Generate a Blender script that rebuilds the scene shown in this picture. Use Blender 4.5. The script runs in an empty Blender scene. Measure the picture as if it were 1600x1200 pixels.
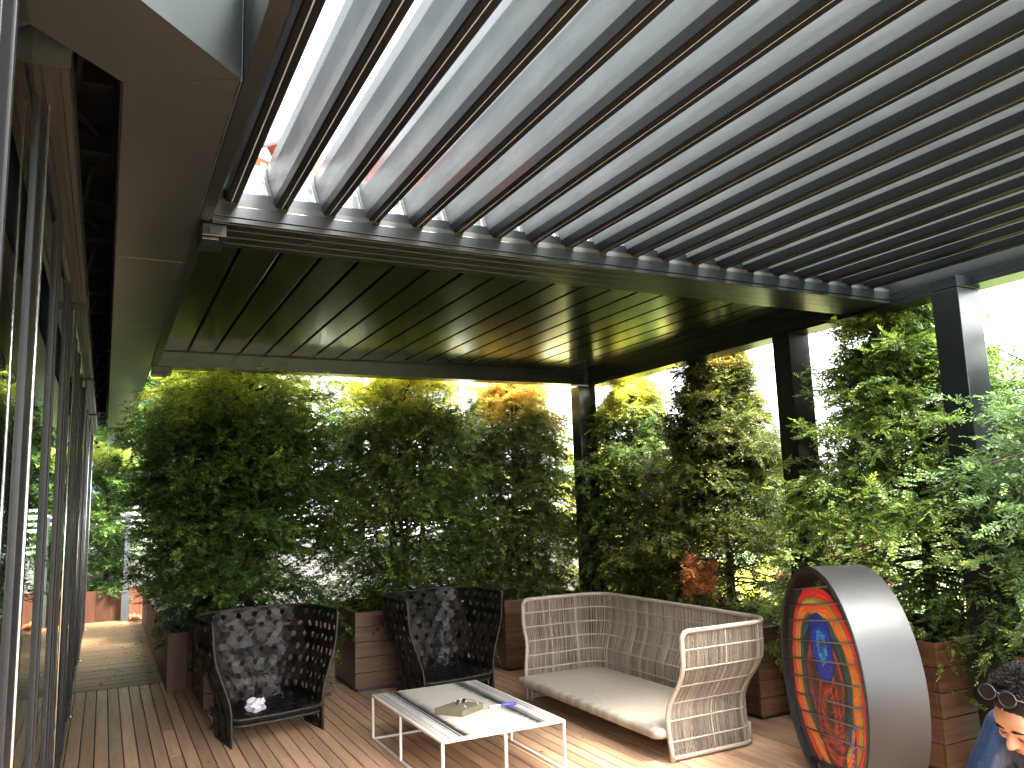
import bpy, bmesh, math, random
import numpy as np
from mathutils import Vector, Matrix, Quaternion
R = math.radians
random.seed(7)
rng = np.random.default_rng(11)
sc = bpy.context.scene
col = sc.collection

# ------------------------------------------------------------------ materials
def mat(name, color=(.5, .5, .5), rough=.6, metal=0.0, spec=.5, noise=None, bump=None, coat=0):
    """noise=(scale(3), second colour, detail, lo, hi) mixes a second colour; bump=(scale(3), strength, distance)"""
    m = bpy.data.materials.new(name); m.use_nodes = True
    nt = m.node_tree; b = nt.nodes['Principled BSDF']
    b.inputs['Base Color'].default_value = (*color, 1)
    b.inputs['Roughness'].default_value = rough
    b.inputs['Metallic'].default_value = metal
    b.inputs['Specular IOR Level'].default_value = spec
    b.inputs['Coat Weight'].default_value = coat
    tc = nt.nodes.new('ShaderNodeTexCoord')
    def nz(scale, detail=4, rg=.55):
        mp = nt.nodes.new('ShaderNodeMapping'); mp.inputs['Scale'].default_value = scale
        n = nt.nodes.new('ShaderNodeTexNoise'); n.inputs['Scale'].default_value = 1; n.inputs['Detail'].default_value = detail
        n.inputs['Roughness'].default_value = rg
        nt.links.new(tc.outputs['Object'], mp.inputs['Vector']); nt.links.new(mp.outputs[0], n.inputs['Vector']); return n
    if noise:
        n = nz(noise[0], noise[2])
        mr = nt.nodes.new('ShaderNodeMapRange'); mr.inputs[1].default_value = noise[3]; mr.inputs[2].default_value = noise[4]
        mx = nt.nodes.new('ShaderNodeMix'); mx.data_type = 'RGBA'
        mx.inputs[6].default_value = (*color, 1); mx.inputs[7].default_value = (*noise[1], 1)
        nt.links.new(n.outputs[0], mr.inputs[0]); nt.links.new(mr.outputs[0], mx.inputs[0]); nt.links.new(mx.outputs[2], b.inputs['Base Color'])
    if bump:
        n2 = nz(bump[0], 5)
        bp = nt.nodes.new('ShaderNodeBump'); bp.inputs['Strength'].default_value = bump[1]; bp.inputs['Distance'].default_value = bump[2]
        nt.links.new(n2.outputs[0], bp.inputs['Height']); nt.links.new(bp.outputs[0], b.inputs['Normal'])
    return m

def attr_mult(m, lo=.6, hi=1.35, hue=None):
    """multiply base colour with the per-piece value in the 'tint' attribute (each board or cord its own tone)"""
    nt = m.node_tree; b = nt.nodes['Principled BSDF']
    at = nt.nodes.new('ShaderNodeAttribute'); at.attribute_name = 'tint'
    mr = nt.nodes.new('ShaderNodeMapRange'); mr.inputs[3].default_value = lo; mr.inputs[4].default_value = hi
    vm = nt.nodes.new('ShaderNodeVectorMath'); vm.operation = 'SCALE'
    nt.links.new(at.outputs['Fac'], mr.inputs[0]); nt.links.new(mr.outputs[0], vm.inputs['Scale'])
    if b.inputs['Base Color'].links:
        s = b.inputs['Base Color'].links[0].from_socket; nt.links.new(s, vm.inputs[0])
    else: vm.inputs[0].default_value = b.inputs['Base Color'].default_value[:3]
    nt.links.new(vm.outputs[0], b.inputs['Base Color'])
    return m

def leaf_mat(name, dark, light, tip, trans=.35, hi_noise=None):
    m = bpy.data.materials.new(name); m.use_nodes = True
    nt = m.node_tree; b = nt.nodes['Principled BSDF']; out = nt.nodes['Material Output']
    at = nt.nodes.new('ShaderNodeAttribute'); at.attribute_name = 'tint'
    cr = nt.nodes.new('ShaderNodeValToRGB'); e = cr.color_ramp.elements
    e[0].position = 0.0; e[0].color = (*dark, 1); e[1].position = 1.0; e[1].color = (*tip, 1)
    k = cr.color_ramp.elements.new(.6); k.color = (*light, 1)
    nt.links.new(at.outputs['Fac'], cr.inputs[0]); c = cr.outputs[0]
    if hi_noise:   # top tint, yellowed growth on some trees, painted backlit glow on others: (colour, z_from, z_to, threshold)
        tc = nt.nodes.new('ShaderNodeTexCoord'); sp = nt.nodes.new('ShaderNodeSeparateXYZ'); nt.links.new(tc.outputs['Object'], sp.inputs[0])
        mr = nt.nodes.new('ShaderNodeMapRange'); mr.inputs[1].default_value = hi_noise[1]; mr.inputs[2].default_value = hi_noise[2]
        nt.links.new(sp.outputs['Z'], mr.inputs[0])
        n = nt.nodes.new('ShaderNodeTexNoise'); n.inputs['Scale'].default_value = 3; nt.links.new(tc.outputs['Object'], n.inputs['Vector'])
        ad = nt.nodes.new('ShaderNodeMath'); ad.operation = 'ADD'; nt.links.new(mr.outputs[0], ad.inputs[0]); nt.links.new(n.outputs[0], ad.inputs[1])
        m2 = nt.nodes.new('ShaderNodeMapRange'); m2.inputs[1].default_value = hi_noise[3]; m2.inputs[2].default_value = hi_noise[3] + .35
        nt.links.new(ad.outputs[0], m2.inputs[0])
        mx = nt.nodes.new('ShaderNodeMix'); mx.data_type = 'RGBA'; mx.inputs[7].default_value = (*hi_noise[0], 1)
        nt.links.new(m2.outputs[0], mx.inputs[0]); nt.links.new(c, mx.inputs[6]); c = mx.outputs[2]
    nt.links.new(c, b.inputs['Base Color']); b.inputs['Roughness'].default_value = .45; b.inputs['Specular IOR Level'].default_value = .6
    tr = nt.nodes.new('ShaderNodeBsdfTranslucent'); ms = nt.nodes.new('ShaderNodeMixShader'); ms.inputs[0].default_value = trans
    nt.links.new(c, tr.inputs[0]); nt.links.new(b.outputs[0], ms.inputs[1]); nt.links.new(tr.outputs[0], ms.inputs[2]); nt.links.new(ms.outputs[0], out.inputs[0])
    return m

M = {}
M['anth'] = mat('anthracite_paint', (.007, .0095, .011), .28, .0, .6, ((7, 7, 7), (.010, .013, .015), 4, .45, .75), ((60, 60, 60), .05, .002))
M['black'] = mat('black_paint', (.012, .012, .013), .5)
M['panel'] = mat('olive_black_lacquer', (.006, .0095, .006), .18, .0, .9, ((1.4, 5, 1), (.008, .012, .008), 3, .4, .7), ((9, .8, 3), .05, .004))
M['blade'] = mat('dusty_louvre_paint', (.088, .105, .113), .22, .0, .8, ((5, 2.2, 9), (.145, .160, .163), 7, .42, .72), ((60, 60, 60), .05, .001))
M['blade_dark'] = mat('louvre_gutter_paint', (.004, .005, .006), .4, .0, .12)
M['glintw'] = mat('painted_lip_glint', (.26, .33, .40), .35, 0, .6)  # pale colour stands in for sky reflected along the gutter lip
M['cap'] = mat('louvre_cap', (.17, .18, .18), .5, .0)
M['silver'] = mat('silver_rail', (.16, .165, .17), .35, .5, .5, ((20, 20, 20), (.33, .34, .36), 3, .4, .7))
M['soffit'] = mat('bronze_grey_soffit', (.016, .020, .024), .30, .0, .6, ((1.5, 1.5, 1.5), (.021, .024, .027), 4, .4, .7), ((3, 1.2, 3), .08, .006))
M['fascia'] = mat('blue_grey_fascia', (.018, .024, .027), .45, .0, .4, ((4, 4, 4), (.024, .030, .032), 5, .4, .7))
M['frame'] = mat('window_frame', (.007, .008, .010), .4, .0, .3)
M['void'] = mat('raw_ceiling', (.004, .004, .004), .9, 0, .2, ((3, 3, 3), (.010, .006, .005), 3, .5, .7))
M['steel'] = mat('steel', (.6, .6, .58), .25, .9)
M['blind'] = mat('blind_cassette', (.012, .014, .016), .3, .0, .5, ((12, .5, 12), (.020, .020, .021), 3, .4, .6))
M['deck'] = attr_mult(mat('deck_wood', (.40, .235, .140), .48, 0, .4, ((26, 1.6, 10), (.53, .335, .21), 8, .35, .7), ((60, 4, 20), .28, .003)), .74, 1.22)
M['deckx'] = attr_mult(mat('weathered_deck_wood', (.17, .098, .042), .6, 0, .4, ((1.6, 20, 10), (.11, .080, .028), 8, .48, .72), ((4, 60, 20), .28, .003)), .82, 1.15)
M['planter'] = attr_mult(mat('planter_wood', (.100, .044, .019), .5, 0, .45, ((2.2, 2.2, 26), (.042, .018, .008), 8, .42, .68), ((4, 4, 60), .35, .004)), .7, 1.3)
M['corten'] = attr_mult(mat('corten_boards', (.070, .022, .009), .55, 0, .5, ((9, 9, 1.5), (.12, .050, .020), 7, .45, .75), ((20, 20, 3), .2, .003)), .75, 1.3)
M['soil'] = mat('soil', (.03, .02, .013), .95, 0, .2, None, ((40, 40, 40), .9, .03))
M['bark'] = mat('bark', (.035, .026, .018), .9, 0, .2, ((30, 30, 6), (.065, .050, .036), 5, .4, .7), ((50, 50, 12), .6, .01))
M['cord'] = attr_mult(mat('beige_cord', (.36, .305, .245), .7, 0, .3), .55, 1.2)
M['rim'] = mat('beige_wrapped_tube', (.36, .31, .25), .6, 0, .3, ((40, 40, 40), (.29, .24, .19), 3, .4, .7), ((90, 90, 90), .3, .002))
M['seatfab'] = mat('beige_woven_seat', (.36, .31, .25), .75, 0, .3, ((70, 70, 3), (.29, .25, .20), 3, .4, .7), ((140, 140, 20), .4, .002))
M['strap'] = attr_mult(mat('black_brown_strap', (.008, .0065, .0055), .36, 0, .22, ((25, 25, 25), (.020, .016, .0125), 5, .45, .75), ((80, 80, 80), .3, .002)), .3, 2.2)
M['strap_rim'] = mat('worn_black_rim', (.022, .02, .017), .5, 0, .3, ((60, 60, 60), (.07, .06, .05), 4, .5, .75))
M['white'] = mat('white_powder_coat', (.62, .59, .56), .4, 0, .5)
M['top'] = mat('cream_table_top', (.50, .46, .41), .35, 0, .5, ((9, 9, 9), (.45, .41, .36), 6, .55, .75))
M['ink'] = mat('black_print', (.02, .02, .022), .4)
M['inkgrey'] = mat('grey_print', (.33, .32, .31), .4, 0, .4, ((220, 6, 1), (.52, .50, .48), 2, .4, .6))
M['kraft'] = mat('kraft_card', (.135, .115, .07), .7, 0, .3, ((30, 30, 30), (.16, .135, .085), 4, .4, .7))
M['tissue'] = mat('crumpled_paper', (.6, .55, .57), .8, 0, .2, ((25, 25, 25), (.62, .42, .62), 3, .55, .7))
M['blue'] = mat('blue_plastic', (.06, .05, .38), .4)
M['ring'] = mat('graphite_metal', (.012, .012, .0125), .45, .0, .42, ((3, 3, 3), (.017, .0168, .0175), 5, .4, .7), ((30, 30, 30), .04, .002))
M['ringdark'] = mat('black_ring_edge', (.02, .02, .022), .4, .2)
M['skin'] = mat('skin', (.33, .165, .105), .55, 0, .35, ((14, 14, 14), (.39, .20, .13), 4, .4, .7), ((160, 160, 160), .25, .001))
M['lips'] = mat('lips', (.42, .14, .11), .5)
M['hair'] = mat('greying_dark_hair', (.007, .0055, .005), .65, 0, .15, ((60, 60, 60), (.035, .029, .025), 4, .5, .7))
M['navy'] = mat('navy_jacket', (.009, .019, .048), .42, 0, .5, ((6, 6, 6), (.015, .032, .072), 4, .4, .7), ((16, 16, 10), .5, .02))
M['shirt'] = mat('grey_shirt', (.45, .45, .45), .8)
M['trouser'] = mat('dark_trousers', (.03, .03, .04), .8, 0, .3, None, ((14, 14, 8), .5, .02))
M['shoe'] = mat('shoe', (.03, .025, .02), .5)
M['whitecloth'] = mat('lavender_white_cloth', (.62, .58, .66), .8, 0, .3, None, ((12, 12, 8), .6, .03))
M['orange'] = mat('orange_cloth', (.75, .16, .06), .7, 0, .3)
M['lens'] = mat('dark_lens', (.015, .012, .01), .08, 0, .7)
M['plaster'] = mat('pale_plaster', (.16, .155, .15), .8, 0, .3, ((2, 2, 2), (.13, .128, .125), 5, .4, .7))
M['bwhite'] = mat('white_cladding', (.80, .81, .82), .5, 0, .4)
M['bglass'] = mat('pale_glass', (.10, .14, .15), .15, .0, .6, ((.25, .25, .25), (.07, .10, .11), 2, .45, .6))
M['grass'] = mat('grass_ground', (.07, .11, .035), .95, 0, .2, ((.05, .05, .05), (.10, .12, .045), 6, .4, .7))
M['hill'] = mat('wooded_hill', (.05, .085, .04), .95, 0, .2, ((.05, .05, .2), (.085, .12, .06), 6, .4, .65), ((.08, .08, .2), .8, 4))
M['slab'] = mat('concrete', (.05, .05, .045), .85, 0, .3, ((3, 3, 3), (.035, .035, .03), 5, .4, .7))
M['curtain'] = mat('green_curtain', (.14, .34, .22), .8, 0, .2, ((9, 9, .6), (.24, .46, .32), 4, .4, .7))
M['room'] = mat('dark_interior', (.02, .022, .02), .8)
M['beigefloor'] = mat('interior_floor', (.12, .10, .08), .5)
M['rust'] = mat('fired_litter', (.30, .10, .04), .9)

def glass():
    m = bpy.data.materials.new('window_glass'); m.use_nodes = True; nt = m.node_tree
    for n in list(nt.nodes):
        if n.type == 'BSDF_PRINCIPLED': nt.nodes.remove(n)
    out = nt.nodes['Material Output']
    f = nt.nodes.new('ShaderNodeFresnel'); f.inputs[0].default_value = 1.75
    t = nt.nodes.new('ShaderNodeBsdfTransparent'); t.inputs[0].default_value = (.62, .72, .66, 1)
    g = nt.nodes.new('ShaderNodeBsdfGlossy'); g.inputs['Roughness'].default_value = .0; g.inputs[0].default_value = (.92, .95, .93, 1)
    mx = nt.nodes.new('ShaderNodeMixShader'); nt.links.new(f.outputs[0], mx.inputs[0]); nt.links.new(t.outputs[0], mx.inputs[1]); nt.links.new(g.outputs[0], mx.inputs[2])
    nt.links.new(mx.outputs[0], out.inputs[0]); return m
M['glass'] = glass()

def art_mat():
    """printed cords: wobbly concentric bands, object coords x = across the disc, z = up"""
    m = bpy.data.materials.new('printed_cords'); m.use_nodes = True; nt = m.node_tree; b = nt.nodes['Principled BSDF']
    b.inputs['Roughness'].default_value = .45
    tc = nt.nodes.new('ShaderNodeTexCoord'); sp = nt.nodes.new('ShaderNodeSeparateXYZ')
    nz = nt.nodes.new('ShaderNodeTexNoise'); nz.inputs['Scale'].default_value = 2.6; nz.inputs['Detail'].default_value = 5
    nt.links.new(tc.outputs['Object'], nz.inputs['Vector'])
    vm = nt.nodes.new('ShaderNodeVectorMath'); vm.operation = 'MULTIPLY_ADD'
    nt.links.new(nz.outputs['Color'], vm.inputs[0]); vm.inputs[1].default_value = (.16, .0, .16)
    nt.links.new(tc.outputs['Object'], vm.inputs[2]); nt.links.new(vm.outputs[0], sp.inputs[0])
    def mth(op, a, bb=None):
        n = nt.nodes.new('ShaderNodeMath'); n.operation = op
        for i, v in enumerate((a, bb)):
            if v is None: continue
            if isinstance(v, (int, float)): n.inputs[i].default_value = v
            else: nt.links.new(v, n.inputs[i])
        return n.outputs[0]
    def rad(cx, cz, sx, sz):
        x = mth('DIVIDE', mth('SUBTRACT', sp.outputs[0], cx), sx); z = mth('DIVIDE', mth('SUBTRACT', sp.outputs[2], cz), sz)
        return mth('SQRT', mth('ADD', mth('MULTIPLY', x, x), mth('MULTIPLY', z, z)))
    def ramp(fac, stops):
        cr = nt.nodes.new('ShaderNodeValToRGB'); el = cr.color_ramp.elements
        el[0].position = stops[0][0]; el[0].color = (*stops[0][1], 1); el[1].position = stops[-1][0]; el[1].color = (*stops[-1][1], 1)
        for p, c in stops[1:-1]: k = el.new(p); k.color = (*c, 1)
        nt.links.new(fac, cr.inputs[0]); return cr.outputs[0]
    blk, red, org, yel, teal, blu, brn = (.018, .017, .016), (.72, .035, .03), (.78, .17, .03), (.38, .36, .05), (.02, .09, .11), (.015, .04, .42), (.12, .05, .03)
    rA = rad(.08, .655, .50, .53)
    fine = nt.nodes.new('ShaderNodeTexNoise'); fine.noise_dimensions = '1D'; fine.inputs['Scale'].default_value = 26; fine.inputs['Detail'].default_value = 3
    nt.links.new(rA, fine.inputs['W'])
    rA2 = mth('ADD', rA, mth('MULTIPLY', mth('SUBTRACT', fine.outputs[0], .5), .10))
    A = ramp(rA2, [(0, brn), (.28, blk), (.42, brn), (.47, (.35, .04, .03)), (.52, blk), (.62, teal), (.67, brn), (.705, yel), (.74, org), (.80, (.80, .12, .03)), (.845, yel), (.865, blk), (.885, red), (.965, red), (.985, blk), (1.0, blk)])
    rB = rad(.09, .85, .17, .20)
    B = ramp(mth('ADD', rB, mth('MULTIPLY', mth('SUBTRACT', fine.outputs[0], .5), .3)), [(0, (.02, .03, .12)), (.22, (.03, .16, .55)), (.34, (.04, .38, .72)), (.44, blu), (.75, blu), (.95, (.01, .015, .12)), (1.0, (0, 0, 0))])
    mB = mth('LESS_THAN', rB, .93)
    rC = rad(.085, .50, .20, .30)
    C_ = ramp(mth('ADD', rC, mth('MULTIPLY', mth('SUBTRACT', fine.outputs[0], .5), .5)), [(0, blk), (.3, brn), (.45, (.5, .05, .03)), (.6, blk), (.75, (.55, .05, .04)), (.88, blk), (1, brn)])
    mC = mth('LESS_THAN', rC, 1.0)
    m1 = nt.nodes.new('ShaderNodeMix'); m1.data_type = 'RGBA'; nt.links.new(mC, m1.inputs[0]); nt.links.new(A, m1.inputs[6]); nt.links.new(C_, m1.inputs[7])
    m2 = nt.nodes.new('ShaderNodeMix'); m2.data_type = 'RGBA'; nt.links.new(mB, m2.inputs[0]); nt.links.new(m1.outputs[2], m2.inputs[6]); nt.links.new(B, m2.inputs[7])
    st2 = nt.nodes.new('ShaderNodeTexNoise'); st2.inputs['Scale'].default_value = 1; st2.inputs['Detail'].default_value = 4
    cv = nt.nodes.new('ShaderNodeCombineXYZ'); nt.links.new(mth('MULTIPLY', rA, 52.0), cv.inputs[0]); nt.links.new(mth('MULTIPLY', mth('ARCTAN2', mth('SUBTRACT', sp.outputs[0], .08), mth('SUBTRACT', sp.outputs[2], .655)), 1.3), cv.inputs[1])
    nt.links.new(cv.outputs[0], st2.inputs['Vector'])
    mr = nt.nodes.new('ShaderNodeMapRange'); mr.inputs[1].default_value = .38; mr.inputs[2].default_value = .60; mr.inputs[3].default_value = .28; mr.inputs[4].default_value = 1.0; nt.links.new(st2.outputs[0], mr.inputs[0])
    keep = mth('MAXIMUM', mr.outputs[0], mth('MULTIPLY', mth('GREATER_THAN', rA, .72), .6))
    vs_ = nt.nodes.new('ShaderNodeVectorMath'); vs_.operation = 'SCALE'; nt.links.new(m2.outputs[2], vs_.inputs[0]); nt.links.new(keep, vs_.inputs['Scale'])
    nt.links.new(vs_.outputs[0], b.inputs['Base Color'])
    return m
M['art'] = art_mat()

# ------------------------------------------------------------------ mesh helpers
class MB:
    def __init__(s): s.v = []; s.f = []; s.t = []
    def add(s, vs, fs, tint=None):
        o = len(s.v); s.v += [tuple(map(float, p)) for p in vs]; s.f += [tuple(i + o for i in f) for f in fs]
        s.t += [random.random() if tint is None else tint] * len(fs)
    def box(s, x0, x1, y0, y1, z0, z1, tint=None, rot=None, org=(0, 0, 0)):
        vs = [(x, y, z) for z in (z0, z1) for y in (y0, y1) for x in (x0, x1)]
        if rot is not None:
            m = Matrix.Rotation(rot, 3, 'Z'); vs = [tuple(m @ Vector(p) + Vector(org)) for p in vs]
        s.add(vs, [(0, 2, 3, 1), (4, 5, 7, 6), (0, 1, 5, 4), (2, 6, 7, 3), (0, 4, 6, 2), (1, 3, 7, 5)], tint)
    def tube(s, pts, r, n=8, tint=None, cap=True, sq=False):
        pts = [Vector(p) for p in pts]; rs = [float(q) for q in r] if hasattr(r, '__len__') else [float(r)] * len(pts)
        rings = []; up = Vector((0, 0, 1)); prev = None
        for i, p in enumerate(pts):
            d = (pts[min(i + 1, len(pts) - 1)] - pts[max(i - 1, 0)])
            if d.length < 1e-9: d = Vector((0, 0, 1))
            d.normalize()
            if prev is None:
                a = up if abs(d.z) < .9 else Vector((1, 0, 0)); u = d.cross(a).normalized()
            else:
                u = (prev - d * prev.dot(d)); u = u.normalized() if u.length > 1e-6 else d.orthogonal().normalized()
            prev = u; w = d.cross(u)
            ph = math.pi / 4 if sq else 0
            rings.append([p + rs[i] * (1.414 if sq else 1) * (math.cos(2 * math.pi * k / n + ph) * u + math.sin(2 * math.pi * k / n + ph) * w) for k in range(n)])
        vs = [q for g in rings for q in g]; fs = []
        for i in range(len(pts) - 1):
            for k in range(n):
                a = i * n + k; b = i * n + (k + 1) % n; fs.append((a, b, b + n, a + n))
        if cap: fs += [tuple(range(n))[::-1], tuple((len(pts) - 1) * n + k for k in range(n))]
        s.add(vs, fs, tint)
    def prism(s, prof, y0, y1, tint=None):
        """profile of (x,z) extruded along y"""
        n = len(prof); vs = [(x, y0, z) for x, z in prof] + [(x, y1, z) for x, z in prof]
        fs = [(k, (k + 1) % n, n + (k + 1) % n, n + k) for k in range(n)] + [tuple(range(n))[::-1], tuple(n + k for k in range(n))]
        s.add(vs, fs, tint)
    def build(s, name, m, parent=None, smooth=False, bevel=0):
        me = bpy.data.meshes.new(name); me.from_pydata(s.v, [], s.f)
        a = me.attributes.new('tint', 'FLOAT', 'FACE'); a.data.foreach_set('value', s.t)
        bm = bmesh.new(); bm.from_mesh(me); bmesh.ops.recalc_face_normals(bm, faces=bm.faces); bm.to_mesh(me); bm.free()
        me.materials.append(m)
        if smooth: me.polygons.foreach_set('use_smooth', [True] * len(me.polygons))
        o = bpy.data.objects.new(name, me); col.objects.link(o)
        if parent is not None: o.parent = parent
        if bevel:
            b = o.modifiers.new('bevel', 'BEVEL'); b.width = bevel; b.segments = 2; b.limit_method = 'ANGLE'
        return o

def empty(name, loc=(0, 0, 0), rz=0, label=None, cat=None, group=None):
    o = bpy.data.objects.new(name, None); col.objects.link(o); o.location = loc; o.rotation_euler = (0, 0, rz); o.empty_display_size = .1
    return tag(o, label, cat, group)
def tag(o, label=None, cat=None, group=None, kind=None):
    if label: o['label'] = label
    if cat: o['category'] = cat
    if group: o['group'] = group
    if kind: o['kind'] = kind
    return o
def copy_tree(o, parent=None):
    c = o.copy(); col.objects.link(c)
    if parent is not None: c.parent = parent
    for ch in list(o.children): copy_tree(ch, c)
    return c

# ------------------------------------------------------------------ camera
CM = ((0.8906288930696765, -0.4535078954387552, -0.03332812032194414),
      (0.03714263089329527, 0.14559839897078244, -0.9886463124836249),
      (0.4532114294673153, 0.8792790768532229, 0.14651861727554188))
cd = bpy.data.cameras.new('camera'); cam = bpy.data.objects.new('camera', cd); col.objects.link(cam)
cd.sensor_width = 36; cd.lens = 27.833; cd.clip_start = .02; cd.clip_end = 3000
mw = Matrix(((CM[0][0], -CM[1][0], -CM[2][0]), (CM[0][1], -CM[1][1], -CM[2][1]), (CM[0][2], -CM[1][2], -CM[2][2]))).to_4x4()
mw.translation = (0, 0, 1.6); cam.matrix_world = mw
sc.camera = cam

# ------------------------------------------------------------------ light
SUN_EL, SUN_AZ = 60, 150     # azimuth measured clockwise from +Y (behind and to the right of the camera)
w = bpy.data.worlds.new('World'); sc.world = w; w.use_nodes = True; nt = w.node_tree
bg = nt.nodes['Background']; sky = nt.nodes.new('ShaderNodeTexSky'); sky.sky_type = 'NISHITA'; sky.sun_disc = False
sky.sun_elevation = R(SUN_EL); sky.sun_rotation = R(SUN_AZ); sky.dust_density = 4; sky.air_density = 1.0; sky.altitude = 50
hs = nt.nodes.new('ShaderNodeHueSaturation'); hs.inputs['Saturation'].default_value = .12; hs.inputs['Value'].default_value = 1.0
nt.links.new(sky.outputs[0], hs.inputs['Color']); nt.links.new(hs.outputs[0], bg.inputs[0]); bg.inputs[1].default_value = .15
ld = bpy.data.lights.new('sun', 'SUN'); ld.energy = 1.75; ld.angle = R(12); ld.color = (1, .94, .84)
lo = bpy.data.objects.new('sun', ld); col.objects.link(lo)
sd = Vector((math.sin(R(SUN_AZ)) * math.cos(R(SUN_EL)), math.cos(R(SUN_AZ)) * math.cos(R(SUN_EL)), math.sin(R(SUN_EL))))
lo.rotation_euler = sd.to_track_quat('Z', 'Y').to_euler(); lo.location = (6, -10, 12)
sc.view_settings.view_transform = 'Standard'; sc.view_settings.look = 'None'; sc.view_settings.exposure = 4.1; sc.view_settings.gamma = 1
sc.render.engine = 'CYCLES'; sc.cycles.use_denoising = True; sc.cycles.max_bounces = 7; sc.cycles.diffuse_bounces = 4
sc.cycles.glossy_bounces = 4; sc.cycles.transparent_max_bounces = 10; sc.cycles.transmission_bounces = 4

# ------------------------------------------------------------------ ground, deck
b = MB(); b.box(-900, 900, -900, 900, -4.2, -4.0); tag(b.build('ground', M['grass']), kind='structure')
b = MB(); b.box(-.27, 5.75, -4, 14.9, -.5, -.05); tag(b.build('terrace_slab', M['slab']), kind='structure')
b = MB()
x = -.262; k = 0
while x < 5.7:
    yb = 8.58 + .0 * x
    cuts = [-3.9] + sorted(random.uniform(-3, 8) for _ in range(3)) + [yb]
    for y0, y1 in zip(cuts[:-1], cuts[1:]): b.box(x + .003, x + .0845, y0 + .002, y1 - .002, -.03, random.uniform(-.0012, .0008))
    x += .088
tag(b.build('deck', M['deck'], bevel=.003), kind='structure')
b = MB(); y = 8.585
while y < 14.45:
    b.box(-.262, .9, y + .003, y + .100, -.03, random.uniform(-.0015, .001)); 
    y += .104
tag(b.build('walkway_deck', M['deckx'], bevel=.003), kind='structure')
# hills on the horizon
b = MB(); n = 90
pv = []
for i in range(n + 1):
    a = R(-60 + 180 * i / n); d = 430 + 60 * math.sin(i * .7); h = 20 + 9 * math.sin(i * .33) + 5 * math.sin(i * 1.3 + 1) + random.uniform(0, 3)
    pv += [(d * .6 * math.sin(a), d * .6 * math.cos(a), -4), (d * math.sin(a), d * math.cos(a), h), (d * 1.5 * math.sin(a), d * 1.5 * math.cos(a), -4)]
b.add(pv, [(3 * i, 3 * i + 3, 3 * i + 4, 3 * i + 1) for i in range(n)] + [(3 * i + 1, 3 * i + 4, 3 * i + 5, 3 * i + 2) for i in range(n)])
tag(b.build('hills', M['hill'], smooth=True), kind='structure')

# litter on the walkway
def scatter(name, pts, size, m, label, cat):
    b = MB()
    for (x, y) in pts:
        a = random.uniform(0, 6.28); s = size * random.uniform(.5, 1.4); t = random.uniform(.1, .5)
        c, d = math.cos(a) * s, math.sin(a) * s
        b.add([(x - c, y - d, .003), (x + d * .35, y - c * .35, .003 + s * t), (x + c, y + d, .005), (x - d * .35, y + c * .35, .004)], [(0, 1, 2, 3)])
    return tag(b.build(name, m), label, cat, kind='stuff')
leafm = leaf_mat('fallen_leaf', (.07, .09, .02), (.16, .17, .03), (.30, .16, .03), .2)
P = [(random.uniform(-.1, .5), random.uniform(8.3, 13.4)) for _ in range(260)] + [(.5 - abs(random.gauss(0, .05)), random.uniform(8.3, 13.4)) for _ in range(260)]
P += [(random.uniform(.2, 4), random.uniform(4, 6.9)) for _ in range(60)]
scatter('fallen_leaves', P, .016, leafm, 'small green and brown leaf litter scattered over the deck boards', 'leaf litter')
b = MB()
for i in range(16):
    a = random.uniform(0, 6.28); d = abs(random.gauss(0, .06)); b.tube([(.47 + d * math.cos(a), 13.55 + d * math.sin(a), .01), (.47 + d * math.cos(a) + .03, 13.55 + d * math.sin(a), .04 + random.uniform(0, .05)), (.5 + d * math.cos(a) + .04, 13.5 + d * math.sin(a), .02)], [.008, .03, .004], 5)
tag(b.build('leaf_pile', M['rust'], smooth=True), 'small heap of rust coloured dry leaves at the far end of the walkway', 'leaves')

# ------------------------------------------------------------------ pergola
perg = empty('pergola', (0, 0, 0), 0, 'large dark grey louvred pergola roof with square posts over the deck', 'pergola')
XL, XR, YN0, YN1, YF = .357, 4.55, 3.36, 3.71, 7.06   # inner left, inner right, near beam front/back, far beam inner face
def grooved_beam(parts, name='beam'):
    b = MB()
    for p in parts: b.box(*p)
    return b.build(name, M['anth'], perg, bevel=.0012)
# cross beam between the modules: front face split by a groove, underside split by grooves
grooved_beam([(XL, XR, YN0, YN0 + .03, 2.823, 2.872), (XL, XR, YN0 + .004, YN0 + .03, 2.8, 2.820),
              (XL, XR, YN0 + .032, YN0 + .11, 2.8, 2.95), (XL, XR, YN0 + .1115, YN0 + .20, 2.8, 2.95), (XL, XR, YN0 + .2015, YN0 + .285, 2.8, 2.95), (XL, XR, YN0 + .2865, YN1, 2.8, 3.12)], 'cross_beam')
grooved_beam([(.31, XR + .2, YF, YF + .13, 2.803, 3.14), (.31, XR + .2, YF + .133, YF + .17, 2.806, 3.13)], 'far_beam')
grooved_beam([(XR, XR + .03, -1.6, YF, 2.858, 2.94), (XR + .002, XR + .03, -1.6, YF, 2.815, 2.855), (XR + .004, XR + .2, -1.6, YF - .002, 2.785, 2.812), (XR + .033, XR + .2, -1.6, YF - .002, 2.815, 3.14)], 'side_beam')
grooved_beam([(.307, XL - .002, -1.6, YF - .002, 2.803, 2.94), (.307, XL - .006, -1.6, YF - .002, 2.943, 3.14)], 'side_beam')
# posts with cap plates
for (x0, y0) in ((4.43, 2.83), (4.55, 4.25), (4.47, 7.12)):
    p = MB(); p.box(x0, x0 + .21, y0, y0 + .17, -.0, 2.765 if y0 < 4 else 2.797); po = p.build('post', M['anth'], perg, bevel=.004)
    if y0 < 4:
        p = MB(); p.box(x0 - .004, x0 + .214, y0 - .004, y0 + .174, 2.768, 2.835); p.build('cap_plate', M['anth'], po, bevel=.002)
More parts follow.
